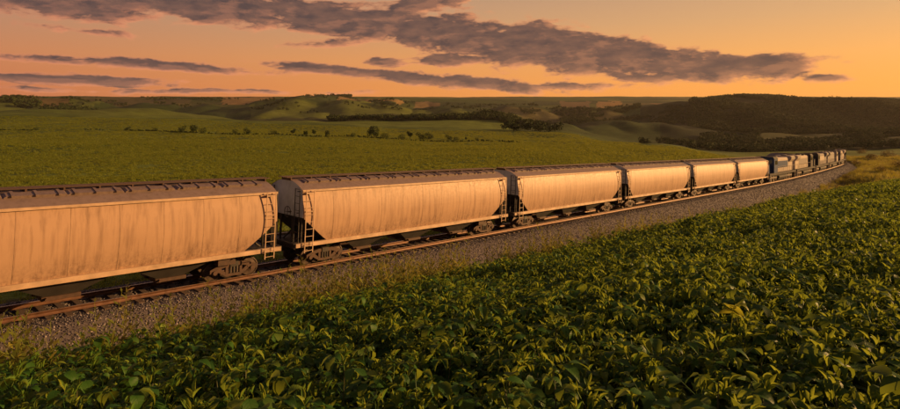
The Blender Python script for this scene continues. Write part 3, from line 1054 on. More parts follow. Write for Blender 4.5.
def place_on_track(o, tm, flip=False):
    x0, y0, _ = path_at(tm - 6.5); x1, y1, _ = path_at(tm + 6.5)
    z0, z1 = -float(rail_drop(tm - 6.5)), -float(rail_drop(tm + 6.5))
    a_ = math.atan2(y1 - y0, x1 - x0); p_ = math.atan2(z1 - z0, math.hypot(x1 - x0, y1 - y0))
    m_ = Matrix.Translation(((x0 + x1) / 2, (y0 + y1) / 2, (z0 + z1) / 2)) @ Matrix.Rotation(a_, 4, 'Z') @ Matrix.Rotation(-p_, 4, 'Y')
    if flip: m_ = m_ @ Matrix.Rotation(math.pi, 4, 'Z')
    o.matrix_basis = m_


hop = make_hopper()
HOPPER_LABELS = [
    'nearest pale grain hopper car, its rear cut off by the left edge of the photo',
    'second pale grain hopper car from the left, the longest one wholly in view',
    'pale grain hopper car in the middle of the photo, third from the left',
    'pale grain hopper car fourth from the left edge',
    'pale grain hopper car with one more hopper car between it and the locomotives',
    'smallest pale grain hopper car, coupled to the first locomotive']
for i, lb in enumerate(HOPPER_LABELS):
    o = hop if i == 0 else copy_tree(hop)
    place_on_track(o, -9 + 18.0 * i)
    tag(o, lb, 'hopper car', 'grain hopper cars of the train')


# ------------------------------------------------------------------ locomotives
def loco_truck(root, x):
    tr = link('truck', LBOL, root, Matrix.Translation((x, 0, 0)))
    for dx in (-1.75, 0, 1.75):
        link('axle', AXLE, tr, Matrix.Translation((dx, 0, .52)))
        for sg in (-1, 1):
            link('wheel', LWHEEL, tr, Matrix.Translation((dx, sg * GA, .52)) @ (Matrix.Rotation(math.pi, 4, 'Z') if sg > 0 else Matrix.Identity(4)))
    for sg in (-1, 1):
        link('side_frame', LFRAME, tr, Matrix.Translation((0, sg * 1.08, 0)))


LWHEEL = wheel_mesh(0.52)
LBOL = MB().box(-2.2, 2.2, -.55, .55, .72, 1.05).mesh('truck', M['steel'])
b_ = MB().box(-2.5, 2.5, -.07, .07, .66, .92)
for dx in (-1.75, 0, 1.75):
    b_.box(dx - .22, dx + .22, -.10, .09, .34, .68)
    b_.lathe_y(dx, .52, [(.16, -.14), (.16, .10)], 10)
for dx in (-.9, .9): b_.tube((dx, -.02, .42), (dx, -.02, .74), .13, 8)
LFRAME = b_.mesh('side_frame', M['rust'])


def make_loco(body, panel, cab, stripe):
    """six-axle road engine, cab towards +x"""
    root = bpy.data.objects.new('locomotive', None); COL.objects.link(root)
    HLc = 10.1
    link('frame', MB().box(-HLc, HLc, -1.52, 1.52, 1.30, 1.62).box(-HLc, HLc, -1.1, 1.1, 1.06, 1.30).mesh('frame', stripe), root)
    hood = MB()
    hp = [(-1.0, 1.62), (1.0, 1.62), (1.0, 3.85), (.82, 4.12), (-.82, 4.12), (-1.0, 3.85)]
    hood.prism_x(hp, -6.3, 4.6)
    hd = link('hood', hood.mesh('hood', body), root)
    # radiator section: wider, flared at the top
    rp2 = [(-1.0, 1.62), (1.0, 1.62), (1.02, 3.2), (1.48, 3.75), (1.48, 4.2), (1.2, 4.36), (-1.2, 4.36), (-1.48, 4.2), (-1.48, 3.75), (-1.02, 3.2)]
    rd = link('radiator', MB().prism_x(rp2, -9.4, -6.3).mesh('radiator', body), root)
    for fx in (-8.7, -7.4):
        b_ = MB(); k = 14
        b_.tube((fx, 0, 4.36), (fx, 0, 4.46), .55, k)
        link('fan', b_.mesh('fan', M['steel']), rd)
    for sg in (-1, 1):
        g_ = MB()
        for j in range(5): g_.box(-9.2, -6.5, min(sg * 1.485, sg * 1.51), max(sg * 1.485, sg * 1.51), 3.78 + j * .085, 3.83 + j * .085)
        link('grille', g_.mesh('grille', M['steel']), rd)
        # big painted panel, doors along the hood
        link('side_panel', MB().box(-5.6, 2.9, min(sg * 1.005, sg * 1.02), max(sg * 1.005, sg * 1.02), 2.35, 3.55).mesh('side_panel', panel), hd)
        for i in range(9):
            x = -5.9 + i * 1.15
            link('door', MB().box(x, x + 1.02, min(sg * 1.002, sg * 1.035), max(sg * 1.002, sg * 1.035), 1.75, 2.28).mesh('door', body), hd)
        gl = MB()
        for j in range(6): gl.box(3.0, 4.4, min(sg * 1.005, sg * 1.03), max(sg * 1.005, sg * 1.03), 3.05 + j * .11, 3.11 + j * .11)
        link('intake', gl.mesh('intake', M['steel']), hd)
        # handrails
        hr = MB(); pts_ = [-9.6 + i * 1.6 for i in range(10)]
        for x in pts_: hr.tube((x, sg * 1.45, 1.62), (x, sg * 1.45, 2.65), .022, 5)
        hr.tube((-9.6, sg * 1.45, 2.65), (pts_[-1], sg * 1.45, 2.65), .022, 5)
        link('handrail', hr.mesh('handrail', M['loco_white']), root)
        for e_ in (-1, 1):
            sp_ = MB()
            for j in range(4): sp_.box(e_ * (HLc - .75), e_ * (HLc - .1), min(sg * 1.2, sg * 1.5), max(sg * 1.2, sg * 1.5), .38 + j * .28, .42 + j * .28)
            for x in (HLc - .75, HLc - .1): sp_.box(min(e_ * x - .02, e_ * x + .02), e_ * x + .02, min(sg * 1.42, sg * 1.5), max(sg * 1.42, sg * 1.5), .36, 1.31)
            link('steps', sp_.mesh('steps', M['loco_white']), root)
    ex = MB().box(-.4, .6, -.35, .35, 4.12, 4.34); ex.box(1.6, 2.7, -.7, .7, 4.12, 4.26)
    link('exhaust_stack', ex.mesh('exhaust_stack', M['steel']), hd)
    # cab with windows, and the nose
    cp_ = [(-1.5, 1.62), (1.5, 1.62), (1.5, 3.95), (1.25, 4.32), (-1.25, 4.32), (-1.5, 3.95)]
    cb = link('cab', MB().prism_x(cp_, 4.6, 7.15).mesh('cab', cab), root)
    link('cab_roof', MB().prism_x([(-1.5, 3.985), (-1.27, 4.335), (1.27, 4.335), (1.5, 3.985), (1.55, 4.0), (1.3, 4.40), (-1.3, 4.40), (-1.55, 4.0)], 4.55, 7.2).mesh('cab_roof', stripe), cb)
    for sg in (-1, 1):
        for (xa, xb) in ((4.85, 5.65), (5.8, 6.6)):
            link('window', MB().box(xa, xb, min(sg * 1.502, sg * 1.52), max(sg * 1.502, sg * 1.52), 3.05, 3.75).mesh('window', M['glass']), cb)
        link('windshield', MB().box(7.152, 7.17, sg * .75 - .42, sg * .75 + .42, 3.25, 3.85).mesh('windshield', M['glass']), cb)
    ns = link('nose', MB().prism([(7.15, 1.62), (9.1, 1.62), (9.1, 2.65), (8.7, 3.0), (7.15, 3.2)], -.95, .95).mesh('nose', cab), root)
    for y_ in (-.25, .25):
        link('headlight', MB().tube((7.15, y_, 4.05), (7.26, y_, 4.05), .11, 10).mesh('headlight', M['glass']), cb)
    tk = MB().prism_x([(-1.4, 1.05), (-1.48, .75), (-1.2, .30), (1.2, .30), (1.48, .75), (1.4, 1.05)], -3.1, 3.1)
    link('fuel_tank', tk.mesh('fuel_tank', M['loco_dark']), root)
    for e_ in (-1, 1):
        link('coupler', MB().box(e_ * (HLc - .2), e_ * (HLc + .55), -.14, .14, .76, 1.05).mesh('coupler', M['steel']), root)
        link('pilot', MB().prism_x([(-1.45, 1.3), (1.45, 1.3), (1.45, .30), (1.1, .16), (-1.1, .16), (-1.45, .30)], e_ * (HLc + .005), e_ * (HLc + .10)).mesh('pilot', stripe), root)
    for x in (-6.0, 6.0): loco_truck(root, x)
    return root


PL = 21.4
LOCOS = [
    ('loco_pale', 'loco_blue', 'loco_blue', 'loco_dark', True, 'blue and pale locomotive coupled to the last hopper car'),
    ('loco_pale', 'loco_grey', 'loco_dark', 'loco_dark', False, 'pale locomotive with a dark cab, second of the row of locomotives'),
    ('loco_grey', 'loco_pale', 'loco_dark', 'loco_dark', True, 'grey locomotive, third of the row after the hopper cars'),
    ('loco_grey', 'loco_grey', 'loco_pale', 'loco_dark', False, 'grey locomotive with a pale cab, fourth of the row'),
    ('loco_pale', 'loco_grey', 'loco_grey', 'loco_dark', True, 'pale locomotive, last but one before the bend'),
    ('loco_grey', 'loco_blue', 'loco_dark', 'loco_dark', False, 'farthest and smallest locomotive at the head of the train')]
kinds = {}
for i, (bd, pn, cb, sr, fl, lb) in enumerate(LOCOS):
    o = make_loco(M[bd], M[pn], M[cb], M[sr])
    place_on_track(o, 90.0 + 10.9 + PL * i, fl)
    tag(o, lb, 'locomotive', 'locomotives at the head of the train')


# ------------------------------------------------------------------ soybean plants
def leaflet(L, Wd, droop, fold, curl, rs, base, yaw, pitch):
    """one ovate blade: points, quads, uvs"""
    prof_ = [(0.0, .10), (.16, .74), (.40, 1.0), (.66, .74), (.86, .36), (1.0, .03)]
    V, UV = [], []
    wav = rs.uniform(-.06, .06, len(prof_))
    for i, (u, w) in enumerate(prof_):
        ang = pitch - droop * u ** 1.3
        # arc of the midrib
        if i == 0: px, pz = 0.0, 0.0
        else:
            du = u - prof_[i - 1][0]
            px += L * du * math.cos(ang); pz += L * du * math.sin(ang)
        hw = Wd * 0.5 * w
        for k, sg in enumerate((-1, 0, 1)):
            lift = hw * math.sin(fold + curl * u) * abs(sg)
            V.append((px - lift * math.sin(ang) * .7, sg * hw * math.cos(fold + curl * u), pz + lift + (wav[i] * Wd * .5 if sg else 0)))
            UV.append((u, 0.5 + 0.5 * sg * w))
    V = np.array(V)
    c, s_ = math.cos(yaw), math.sin(yaw)
    X = V[:, 0] * c - V[:, 1] * s_; Yv = V[:, 0] * s_ + V[:, 1] * c
    V = np.stack([X, Yv, V[:, 2]], -1) + np.array(base)
    Q = []
    for i in range(len(prof_) - 1):
        for k in (0, 1):
            a = i * 3 + k
            Q.append((a, a + 3, a + 4, a + 1))
    return V, np.array(Q), np.array(UV)


def make_leaf(rs, size=1.0, young=False):
    """trifoliate leaf on its stalk; stalk starts at the origin and leans along +x"""
    Vs, Qs, Us = [], [], []
    n = 0

    def add(V, Q, U):
        nonlocal n
        Vs.append(V); Qs.append(Q + n); Us.append(U[Q.ravel()]); n += len(V)
    pl = rs.uniform(.07, .14) * (0.5 if young else 1.0)
    el = rs.uniform(.55, 1.0) if not young else rs.uniform(1.1, 1.45)
    tip = np.array([pl * math.cos(el), 0, pl * math.sin(el)])
    r = .0028
    pv_ = np.array([[0, -r, 0], [0, r, 0], [0, 0, -2 * r], [tip[0], -r * .7, tip[2]], [tip[0], r * .7, tip[2]], [tip[0], 0, tip[2] - r]])
    pq = np.array([[0, 3, 4, 1], [1, 4, 5, 2], [2, 5, 3, 0]])
    add(pv_, pq, np.full((6, 2), .5))
    L = rs.uniform(.068, .112) * size * (0.72 if young else 1.0); Wd = L * rs.uniform(.60, .78) * (0.78 if young else 1)
    if young:
        dr, fo, pt_ = rs.uniform(-.1, .6), rs.uniform(.6, 1.1), rs.uniform(.7, 1.35)
    else:
        dr, fo, pt_ = rs.uniform(.5, 1.9), rs.uniform(.05, .6), rs.uniform(-.5, .75)
    st2 = tip + np.array([.022 * size, 0, .004])
    add(*leaflet(L * 1.08, Wd, dr, fo, rs.uniform(-.3, .5), rs, st2, rs.uniform(-.15, .15), pt_))
    for sg in (-1, 1):
        add(*leaflet(L * rs.uniform(.85, 1), Wd * .95, dr * rs.uniform(.8, 1.4), fo * rs.uniform(.7, 1.4), rs.uniform(-.3, .5), rs, tip, sg * rs.uniform(1.0, 1.5) * (0.7 if young else 1), pt_ + rs.uniform(-.3, .2)))
    return np.vstack(Vs), np.vstack(Qs), np.vstack(Us)


rs = np.random.RandomState(21)
LEAVES = [make_leaf(rs) for i in range(12)] + [make_leaf(rs, young=True) for i in range(6)]
LEAF_ME = [raw_mesh('leaf', V, Q, M['soyyoung_lit' if i >= 12 else 'soy'], True, U) for i, (V, Q, U) in enumerate(LEAVES)]


def make_plant(rs):
    """list of (leaf index, matrix) and stem points"""
    h = rs.uniform(.40, .56)
    lean = rs.normal(0, .05, 2)
    out = []
    nl = rs.randint(10, 13)
    a0 = rs.uniform(0, 6.28)
    for i in range(nl):
        f = 0.30 + 0.70 * (i / (nl - 1)) ** .8
        a = a0 + i * 2.4 + rs.normal(0, .3)
        p = Vector((lean[0] * f, lean[1] * f, h * f))
        yg = i >= nl - 3
        k = rs.randint(12, 18) if yg and rs.rand() < .7 else rs.randint(0, 12)
        sc = rs.uniform(.85, 1.2) * (1.0 if f > .5 else 1.1)
        out.append((k, Matrix.Translation(p) @ Matrix.Rotation(a, 4, 'Z') @ Matrix.Rotation(rs.normal(0, .15), 4, 'X') @ Matrix.Rotation(rs.normal(0.0, .18), 4, 'Y') @ Matrix.Scale(sc, 4)))
    sm = MB().tube((0, 0, -.06), (lean[0] * .5, lean[1] * .5, h * .5), .006, 5, .005).tube((lean[0] * .5, lean[1] * .5, h * .5), (lean[0], lean[1], h + .01), .005, 5, .003)
    return out, sm


PLANTS = [make_plant(rs) for i in range(8)]
STEM_ME = [sm.mesh('stem', M['stem']) for (_, sm) in PLANTS]
PLANT_ME = []
for (lv, sm) in PLANTS:
    Vs, Qs, Us, Ms, n = [], [], [], [], 0
    for (k, mt) in lv:
        V, Q, U = LEAVES[k]
        A = np.array(mt)
        Vs.append(V @ A[:3, :3].T + A[:3, 3]); Qs.append(Q + n); Us.append(U); n += len(V); Ms.append(np.full(len(Q), int(k >= 12), dtype=np.int32))
    me = raw_mesh('soybean_plant_mesh', np.vstack(Vs), np.vstack(Qs), M['soy'], True, np.vstack(Us))
    me.materials.append(M['soyyoung_lit']); me.polygons.foreach_set('material_index', np.concatenate(Ms))
    PLANT_ME.append(me)

# positions: drilled closely enough to close the canopy
rs = np.random.RandomState(5)


def bean_edge(t):
    """distance from the track where the beans stop"""
    return 16.9 - 1.3 * sst(-2, 30, t) + 0.45 * np.sin(t * .31) + 0.35 * np.sin(t * .83 + 1) + np.clip((t - 40) * .03, 0, 1.5) + np.clip((t - 66) * .14, 0, 6)


cand = []
for (ra, rb, sp_) in [(0.9, 7, .185), (7, 16, .195), (16, 34, .23), (34, 110, .32)]:
    g = np.arange(-95, 95, sp_)
    gx, gy = np.meshgrid(g[np.abs(g) < rb + 2], np.arange(0, rb + 2, sp_))
    gx = gx + rs.uniform(-.42, .42, gx.shape) * sp_; gy = gy + rs.uniform(-.42, .42, gy.shape) * sp_
    gx, gy = gx.ravel(), gy.ravel()
    r = np.hypot(gx, gy)
    k = (r >= ra) & (r < rb) & (in_view(gx, gy, 70) | ((gy > 0.3) & (np.abs(gx) < gy * .80 + 2.6)))
    gx, gy = gx[k], gy[k]
    cand.append(np.stack([gx, gy, np.full(len(gx), sp_)], -1))
cand = np.vstack(cand)
s_, t_ = st_of(cand[:, 0], cand[:, 1])
keep = (s_ > bean_edge(t_) + rs.normal(0, .25, len(s_))) & (cand[:, 1] < 104 + 5 * np.sin(s_ * .6))
cand = cand[keep]
gz_ = ground_z(cand[:, 0], cand[:, 1])
size = np.clip(cand[:, 2] / .195, 1, 1.45) * rs.uniform(.76, 1.26, len(cand)) * (1 + .25 * fbm(cand[:, 0] / 1.6, cand[:, 1] / 1.6, 2))
# the nearest three hundred are plants of their own
ordr = np.argsort(np.hypot(cand[:, 0], cand[:, 1] * 1.0))
vis = CX + F * cand[:, 0] / cand[:, 1]
rowy = HY + F * (-(gz_ + .5)) / cand[:, 1]
shown = (vis > -12) & (vis < 912) & (rowy < 432)
near = [k for k in ordr if shown[k]][:300]
nearset = set(near)
YP = at_px(722, 318, 2.0, 12.0, lift=.62)
best = min(near, key=lambda k: (cand[k, 0] - YP[0]) ** 2 + (cand[k, 1] - YP[1]) ** 2)
YLEAF = [raw_mesh('leaf', V, Q, M['soyyellow'], True, U) for (V, Q, U) in [make_leaf(np.random.RandomState(q), 1.15) for q in (3, 8)]]
for c_, k in enumerate(near):
    root = bpy.data.objects.new('soybean_plant', None); COL.objects.link(root)
    v = int(rs.randint(0, len(PLANTS)))
    root.location = (cand[k, 0], cand[k, 1], gz_[k]); root.rotation_euler = (rs.normal(0, .07), rs.normal(0, .07), rs.uniform(0, 6.28))
    root.scale = (size[k],) * 3
    link('stem', STEM_ME[v], root)
    for (li, mt) in PLANTS[v][0]: link('leaf', LEAF_ME[li], root, mt)
    if k == best:
        root.rotation_euler = (0, 0, 0)
        for q, me in enumerate(YLEAF):
            lf = link('leaf', me, root, Matrix.Translation((.02 - .05 * q, -.03, .50 + .05 * (1 - q))) @ Matrix.Rotation(-.5 - 1.9 * q, 4, 'Z') @ Matrix.Rotation(-.9, 4, 'Y'))
            lf['label'] = 'bright yellow-green raised leaf'
        tag(root, 'soybean plant holding up bright yellow-green leaves above its neighbours', 'soybean plant', 'soybean plants at the front of the field')
    else:
        tag(root, 'leafy green soybean plant in the dense stand along the front of the field', 'soybean plant', 'soybean plants at the front of the field')
rest = np.array([k for k in range(len(cand)) if k not in nearset])
cp_ = source_collection('soybean_kinds', PLANT_ME)
scatter('soybean_field', cp_, len(PLANT_ME), np.stack([cand[rest, 0], cand[rest, 1], gz_[rest]], -1), euler_z(len(rest), rs, .08), size[rest],
        'dense soybean crop covering the slope down to the railway', 'crop field', 9)
print('soy', len(cand))


# ------------------------------------------------------------------ grass, weeds, crop of the far field
def blade_tuft(rs, n, h, spread, w, mat, bend=.5):
    V, Q = [], []
    for i in range(n):
        a = rs.uniform(0, 6.28); r = spread * math.sqrt(rs.rand()); hh = h * rs.uniform(.5, 1.1)
        bx, by = r * math.cos(a), r * math.sin(a)
        d = rs.uniform(0, 6.28); ln = bend * rs.uniform(.2, 1) * hh
        px, py = -math.sin(d) * w, math.cos(d) * w
        k = len(V)
        for f, wf in ((0, 1), (.55, .8), (1, .12)):
            cx, cy, cz = bx + math.cos(d) * ln * f * f, by + math.sin(d) * ln * f * f, hh * (f - .18 * f * f * bend)
            V += [(cx - px * wf, cy - py * wf, cz), (cx + px * wf, cy + py * wf, cz)]
        Q += [(k, k + 1, k + 3, k + 2), (k + 2, k + 3, k + 5, k + 4)]
    return raw_mesh('tuft', np.array(V), np.array(Q), mat)


def weed(rs, h, mat):
    """upright weed: stalk with small leaves and a seed head"""
    V, Q = [], []
    for st in range(rs.randint(2, 5)):
        lx, ly = rs.normal(0, .16, 2); hh = h * rs.uniform(.6, 1.1)
        k = len(V)
        V += [(-.006, 0, 0), (.006, 0, 0), (lx * hh + .003, ly * hh, hh), (lx * hh - .003, ly * hh, hh)]; Q.append((k, k + 1, k + 2, k + 3))
        for j in range(14):
            f = .2 + .8 * j / 13
            a = j * 2.4 + rs.uniform(0, 1); L = .16 * (1.15 - f) + .035; w = L * .22
            c = np.array([lx * hh * f, ly * hh * f, hh * f]); dv = np.array([math.cos(a), math.sin(a), .7]) * L
            sd_ = np.array([-math.sin(a), math.cos(a), 0]) * w
            k = len(V)
            V += [tuple(c), tuple(c + dv * .5 + sd_), tuple(c + dv), tuple(c + dv * .5 - sd_)]; Q.append((k, k + 1, k + 2, k + 3))
    return raw_mesh('weed', np.array(V), np.array(Q), mat)


rs = np.random.RandomState(31)
tufts = [blade_tuft(rs, 34, .42, .22, .0075, M['grass']) for i in range(6)] + [blade_tuft(rs, 30, .55, .20, .006, M['drygrass'], .7) for i in range(2)]
cg = source_collection('grass_kinds', tufts)
# the verge between ballast and beans
pts = []
n = 46000
t_ = rs.uniform(-20, 110, n); e0 = bean_edge(t_)
s_ = 4.2 + (e0 + .5 - 4.2) * rs.beta(4.0, 1.0, n)
x, y, h = path_at(t_)
X, Y = x + s_ * np.cos(h), y - s_ * np.sin(h)
# the embankment and rough ground beyond the beans
n = 40000
X2, Y2 = rs.uniform(20, 240, n), rs.uniform(40, 300, n)
s2, t2 = st_of(X2, Y2)
k = (s2 > 4.6) & ((s2 < bean_edge(t2) + 1) | (Y2 > 100)) & in_view(X2, Y2, 60) & (fbm(X2 / 9, Y2 / 9, 3) > -.18)
X, Y = np.concatenate([X, X2[k]]), np.concatenate([Y, Y2[k]])
k = in_view(X, Y, 90); X, Y = X[k], Y[k]
sc = rs.uniform(.6, 1.25, len(X)) * np.clip(np.hypot(X, Y) / 60, 1.0, 2.2)
scatter('verge_grass', cg, len(tufts), np.stack([X, Y, ground_z(X, Y) - .02], -1), euler_z(len(X), rs, .1), sc, 'rough sunlit grass on the bank between the ballast and the beans', 'grass', 4)
weeds = [weed(rs, 1.05, M['grass']) for i in range(6)] + [weed(rs, 1.1, M['drygrass']) for i in range(2)]
cw = source_collection('weed_kinds', weeds)
n = 1500
t_ = np.concatenate([rs.uniform(-19, 6, n), rs.uniform(6, 90, n)])
s_ = bean_edge(t_) - rs.uniform(-.7, 2.6, len(t_))
x, y, h = path_at(t_); X, Y = x + s_ * np.cos(h), y - s_ * np.sin(h)
k = in_view(X, Y, 80) & (fbm(X / 2.5, Y / 2.5, 2) > -.05); X, Y = X[k], Y[k]
scatter('tall_weeds', cw, len(weeds), np.stack([X, Y, ground_z(X, Y) - .02], -1), euler_z(len(X), rs, .1), rs.uniform(.6, 1.25, len(X)), 'tall backlit weeds standing along the edge of the ballast', 'weeds', 5)

# low crop of the wide field behind the train
crops = [blade_tuft(rs, 26, .30, .42, .030, M['crop'], .9) for i in range(5)]
cc = source_collection('crop_kinds', crops)
PX_, PY_ = [], []
for (za, zb, dens) in [(26, 80, 2.2), (80, 160, .9), (160, 300, .34), (300, 640, .07)]:
    n = int((zb - za) * (zb + za) / 2 * 1.9 * dens)
    Z = np.sqrt(rs.uniform(za * za, zb * zb, n)); u = rs.uniform(-.92, .92, n)
    PX_.append(Z * u); PY_.append(Z)
X, Y = np.concatenate(PX_), np.concatenate(PY_)
s_, t_ = st_of(X, Y)
xs_, _ = bearing(X, Y)
k = (s_ < -6) & in_view(X, Y, 60) & ((xs_ < 640) | (Y < 330))
X, Y = X[k], Y[k]
sc = rs.uniform(.7, 1.3, len(X)) * np.clip(Y / 70, 1.0, 4.0)
scs = np.stack([sc, sc, rs.uniform(.7, 1.2, len(X)) * np.clip(Y / 120, 1, 2.2)], -1)
scatter('green_crop', cc, len(crops), np.stack([X, Y, ground_z(X, Y) - .03], -1), euler_z(len(X), rs, .05), scs, 'even green crop of the wide field behind the train', 'crop field', 6)
print('crop', len(X))


# ------------------------------------------------------------------ trees
def crown_mesh(rs, name, mat, nleaf, h, w, lobes, z0, leaf):
    """many small leaf clumps spread through several lobes"""
    C = [(0, 0, z0 + (h - z0) * .55, w * .38)]
    for i in range(lobes):
        a = rs.uniform(0, 6.28); r = w * rs.uniform(.12, .36); z = z0 + (h - z0) * rs.uniform(.2, .88)
        C.append((r * math.cos(a), r * math.sin(a), z, w * rs.uniform(.14, .26)))
    C = np.array(C)
    k = rs.choice(len(C), nleaf, p=C[:, 3] ** 2 / (C[:, 3] ** 2).sum())
    d = rs.normal(0, 1, (nleaf, 3)); d /= np.linalg.norm(d, axis=1)[:, None]
    rr2 = C[k, 3] * rs.uniform(.55, 1.08, nleaf)
    p = C[k, :3] + d * rr2[:, None] * np.array([1, 1, .85])
    u = np.cross(d, rs.normal(0, 1, (nleaf, 3))); u /= np.linalg.norm(u, axis=1)[:, None]
    nrm = d + rs.normal(0, .55, (nleaf, 3)); nrm /= np.linalg.norm(nrm, axis=1)[:, None]
    u = np.cross(nrm, u); u /= np.linalg.norm(u, axis=1)[:, None]
    v = np.cross(nrm, u)
    a = (leaf * rs.uniform(.6, 1.4, nleaf))[:, None]
    V = np.stack([p - u * a, p - v * a * .7, p + u * a, p + v * a * .7], 1).reshape(-1, 3)
    return raw_mesh(name, V, np.arange(nleaf * 4).reshape(-1, 4), mat)


def trunk_mesh(rs, h, r):
    b_ = MB().tube((0, 0, -.3), (0, 0, h * .45), r, 7, r * .7)
    b_.tube((0, 0, h * .45), (rs.normal(0, .03) * h, rs.normal(0, .03) * h, h * .8), r * .7, 6, r * .25)
    for i in range(4):
        a = 1.57 * i + rs.uniform(0, 1); z = h * rs.uniform(.28, .5)
        b_.tube((0, 0, z), (math.cos(a) * h * .25, math.sin(a) * h * .25, z + h * .25), r * .4, 5, r * .12)
    return b_.mesh('trunk', M['bark'])


rs = np.random.RandomState(77)
TREEK = []
for (h, w, lo, z0) in [(1, .95, 7, .12), (1, .75, 6, .10), (1, 1.25, 9, .08), (1, 1.6, 9, .03), (1, .60, 5, .10)]:
    TREEK.append((crown_mesh(rs, 'crown', M['tree'], 900, h, w, lo, z0, .040), trunk_mesh(rs, h, .03)))
FAR = [crown_mesh(rs, 'far_tree', M['tree'], 130, 1, w, 5, .02, .10) for w in (.8, 1.0, 1.25, 1.5)]
cf = source_collection('far_tree_kinds', FAR)

# single trees and bushes along the hedge across the field: column, foot row, height in pixels, width factor kind, label
HEDGE = [(36, 130.5, 3.0, 3, 'dark bush at the right end of the short hedge on the left'),
         (128, 130.5, 3.5, 2, 'small bush standing left of the long hedge'),
         (155, 131, 3.0, 3, 'low bush at the left tip of the long hedge across the field'),
         (182, 132.5, 6, 2, 'small round tree, leftmost of three close together on the hedge'),
         (194, 133, 8, 0, 'taller round tree beside a lower one on the left half of the hedge'),
         (203, 133, 4.5, 3, 'low bush just right of the taller round hedge tree'),
         (235, 134, 4.2, 3, 'low spreading bush on the hedge left of the pair of small trees'),
         (247, 134.5, 5.5, 2, 'small tree on the hedge, right of the low spreading bush'),
         (274, 135, 4.0, 3, 'broad low bush halfway along the hedge'),
         (293, 135.5, 5.8, 1, 'small upright tree, first of the row of four left of the big hedge tree'),
         (306, 136, 5.2, 0, 'small round tree, second of the row of four left of the big hedge tree'),
         (314, 136, 6.0, 1, 'small upright tree, third of the row of four left of the big hedge tree'),
         (327, 136.5, 6.0, 0, 'small round tree, last of the row of four left of the big hedge tree'),
         (353, 137.5, 4.0, 3, 'low bush on the hedge just left of the big tree'),
         (374, 138.5, 12.5, 0, 'biggest round tree of the hedge, alone in mid field'),
         (385, 138.5, 5.0, 3, 'low bush under the right side of the big hedge tree'),
         (402, 139.5, 4.5, 3, 'low bush between the big hedge tree and the tree right of it'),
         (410, 139.5, 7.5, 1, 'mid-sized upright tree right of the big hedge tree'),
         (421, 140, 6.5, 2, 'round bush, left one of the dense dark clump on the hedge'),
         (429, 140, 6.5, 2, 'round bush, right one of the dense dark clump on the hedge'),
         (449, 140.5, 5.0, 2, 'round bush right of the dense dark clump'),
         (456, 140.8, 3.6, 3, 'low bush near the right end of the hedge'),
         (466, 141, 3.6, 1, 'small upright bush near the right end of the hedge'),
         (477, 141.3, 3.0, 3, 'last low bush at the right tip of the hedge')]
for (px_, py_, hpx, kd, lb) in HEDGE:
    X, Y, Z = at_px(px_, py_, 60)
    H = 1.2 * hpx / F * Y
    root = bpy.data.objects.new('hedge_tree', None); COL.objects.link(root)
    root.location = (X, Y, Z - .05 * H); root.rotation_euler = (0, 0, rs.uniform(0, 6.28)); root.scale = (H * rs.uniform(.9, 1.1), H * rs.uniform(.9, 1.1), H)
    link('crown', TREEK[kd][0], root); link('trunk', TREEK[kd][1], root)
    tag(root, lb, 'tree' if kd in (0, 1) else 'bush', 'trees and bushes of the field hedge')
    print('hedge', px_, round(Y), round(H, 1))


def line_pts(knots, step, jit):
    """points on the ground along photo columns / rows"""
    ps = [at_px(a, b_, 60)[:2] for a, b_ in knots]
    out = []
    for (x0, y0), (x1, y1) in zip(ps[:-1], ps[1:]):
        m_ = max(2, int(math.hypot(x1 - x0, y1 - y0) / step))
        for i in range(m_): out.append((x0 + (x1 - x0) * i / m_ + rs.normal(0, jit), y0 + (y1 - y0) * i / m_ + rs.normal(0, jit)))
    return np.array(out)


hp = np.vstack([line_pts([(125, 130.5), (190, 133), (250, 135), (320, 137), (400, 140), (480, 141.5), (520, 143)], .8, .8), line_pts([(-5, 131), (36, 130.7)], .7, .7), line_pts([(85, 130.5), (105, 130.5)], 1.2, .6)])
hp = hp[rs.rand(len(hp)) < .8]
scatter('hedgerow', cf, len(FAR), np.stack([hp[:, 0], hp[:, 1], ground_z(hp[:, 0], hp[:, 1]) - .1], -1), euler_z(len(hp), rs, .05), rs.uniform(.7, 1.7, len(hp)), 'low dark hedge growth running across the green field', 'hedge', 8)


def wood(name, polys, dens, hmin, hmax, label, seed, clump=None):
    """trees too far to tell apart: (column range, distance range) patches"""
    r2 = np.random.RandomState(seed)
    XX, YY = [], []
    for (x0, x1, z0, z1) in polys:
        area = (x1 - x0) / F * (z1 * z1 - z0 * z0) / 2
        n = int(area * dens)
        Z = np.sqrt(r2.uniform(z0 * z0, z1 * z1, n)); u = r2.uniform(x0, x1, n)
        XX.append((u - CX) / F * Z); YY.append(Z)
    X, Y = np.concatenate(XX), np.concatenate(YY)
    if clump is not None:
        k = fbm(X / 90.0, Y / 90.0, 3) > clump; X, Y = X[k], Y[k]
    print(name, len(X))
    return scatter(name, cf, len(FAR), np.stack([X, Y, ground_z(X, Y) - .3], -1), euler_z(len(X), r2, .04), r2.uniform(hmin, hmax, len(X)), label, 'wood', seed)


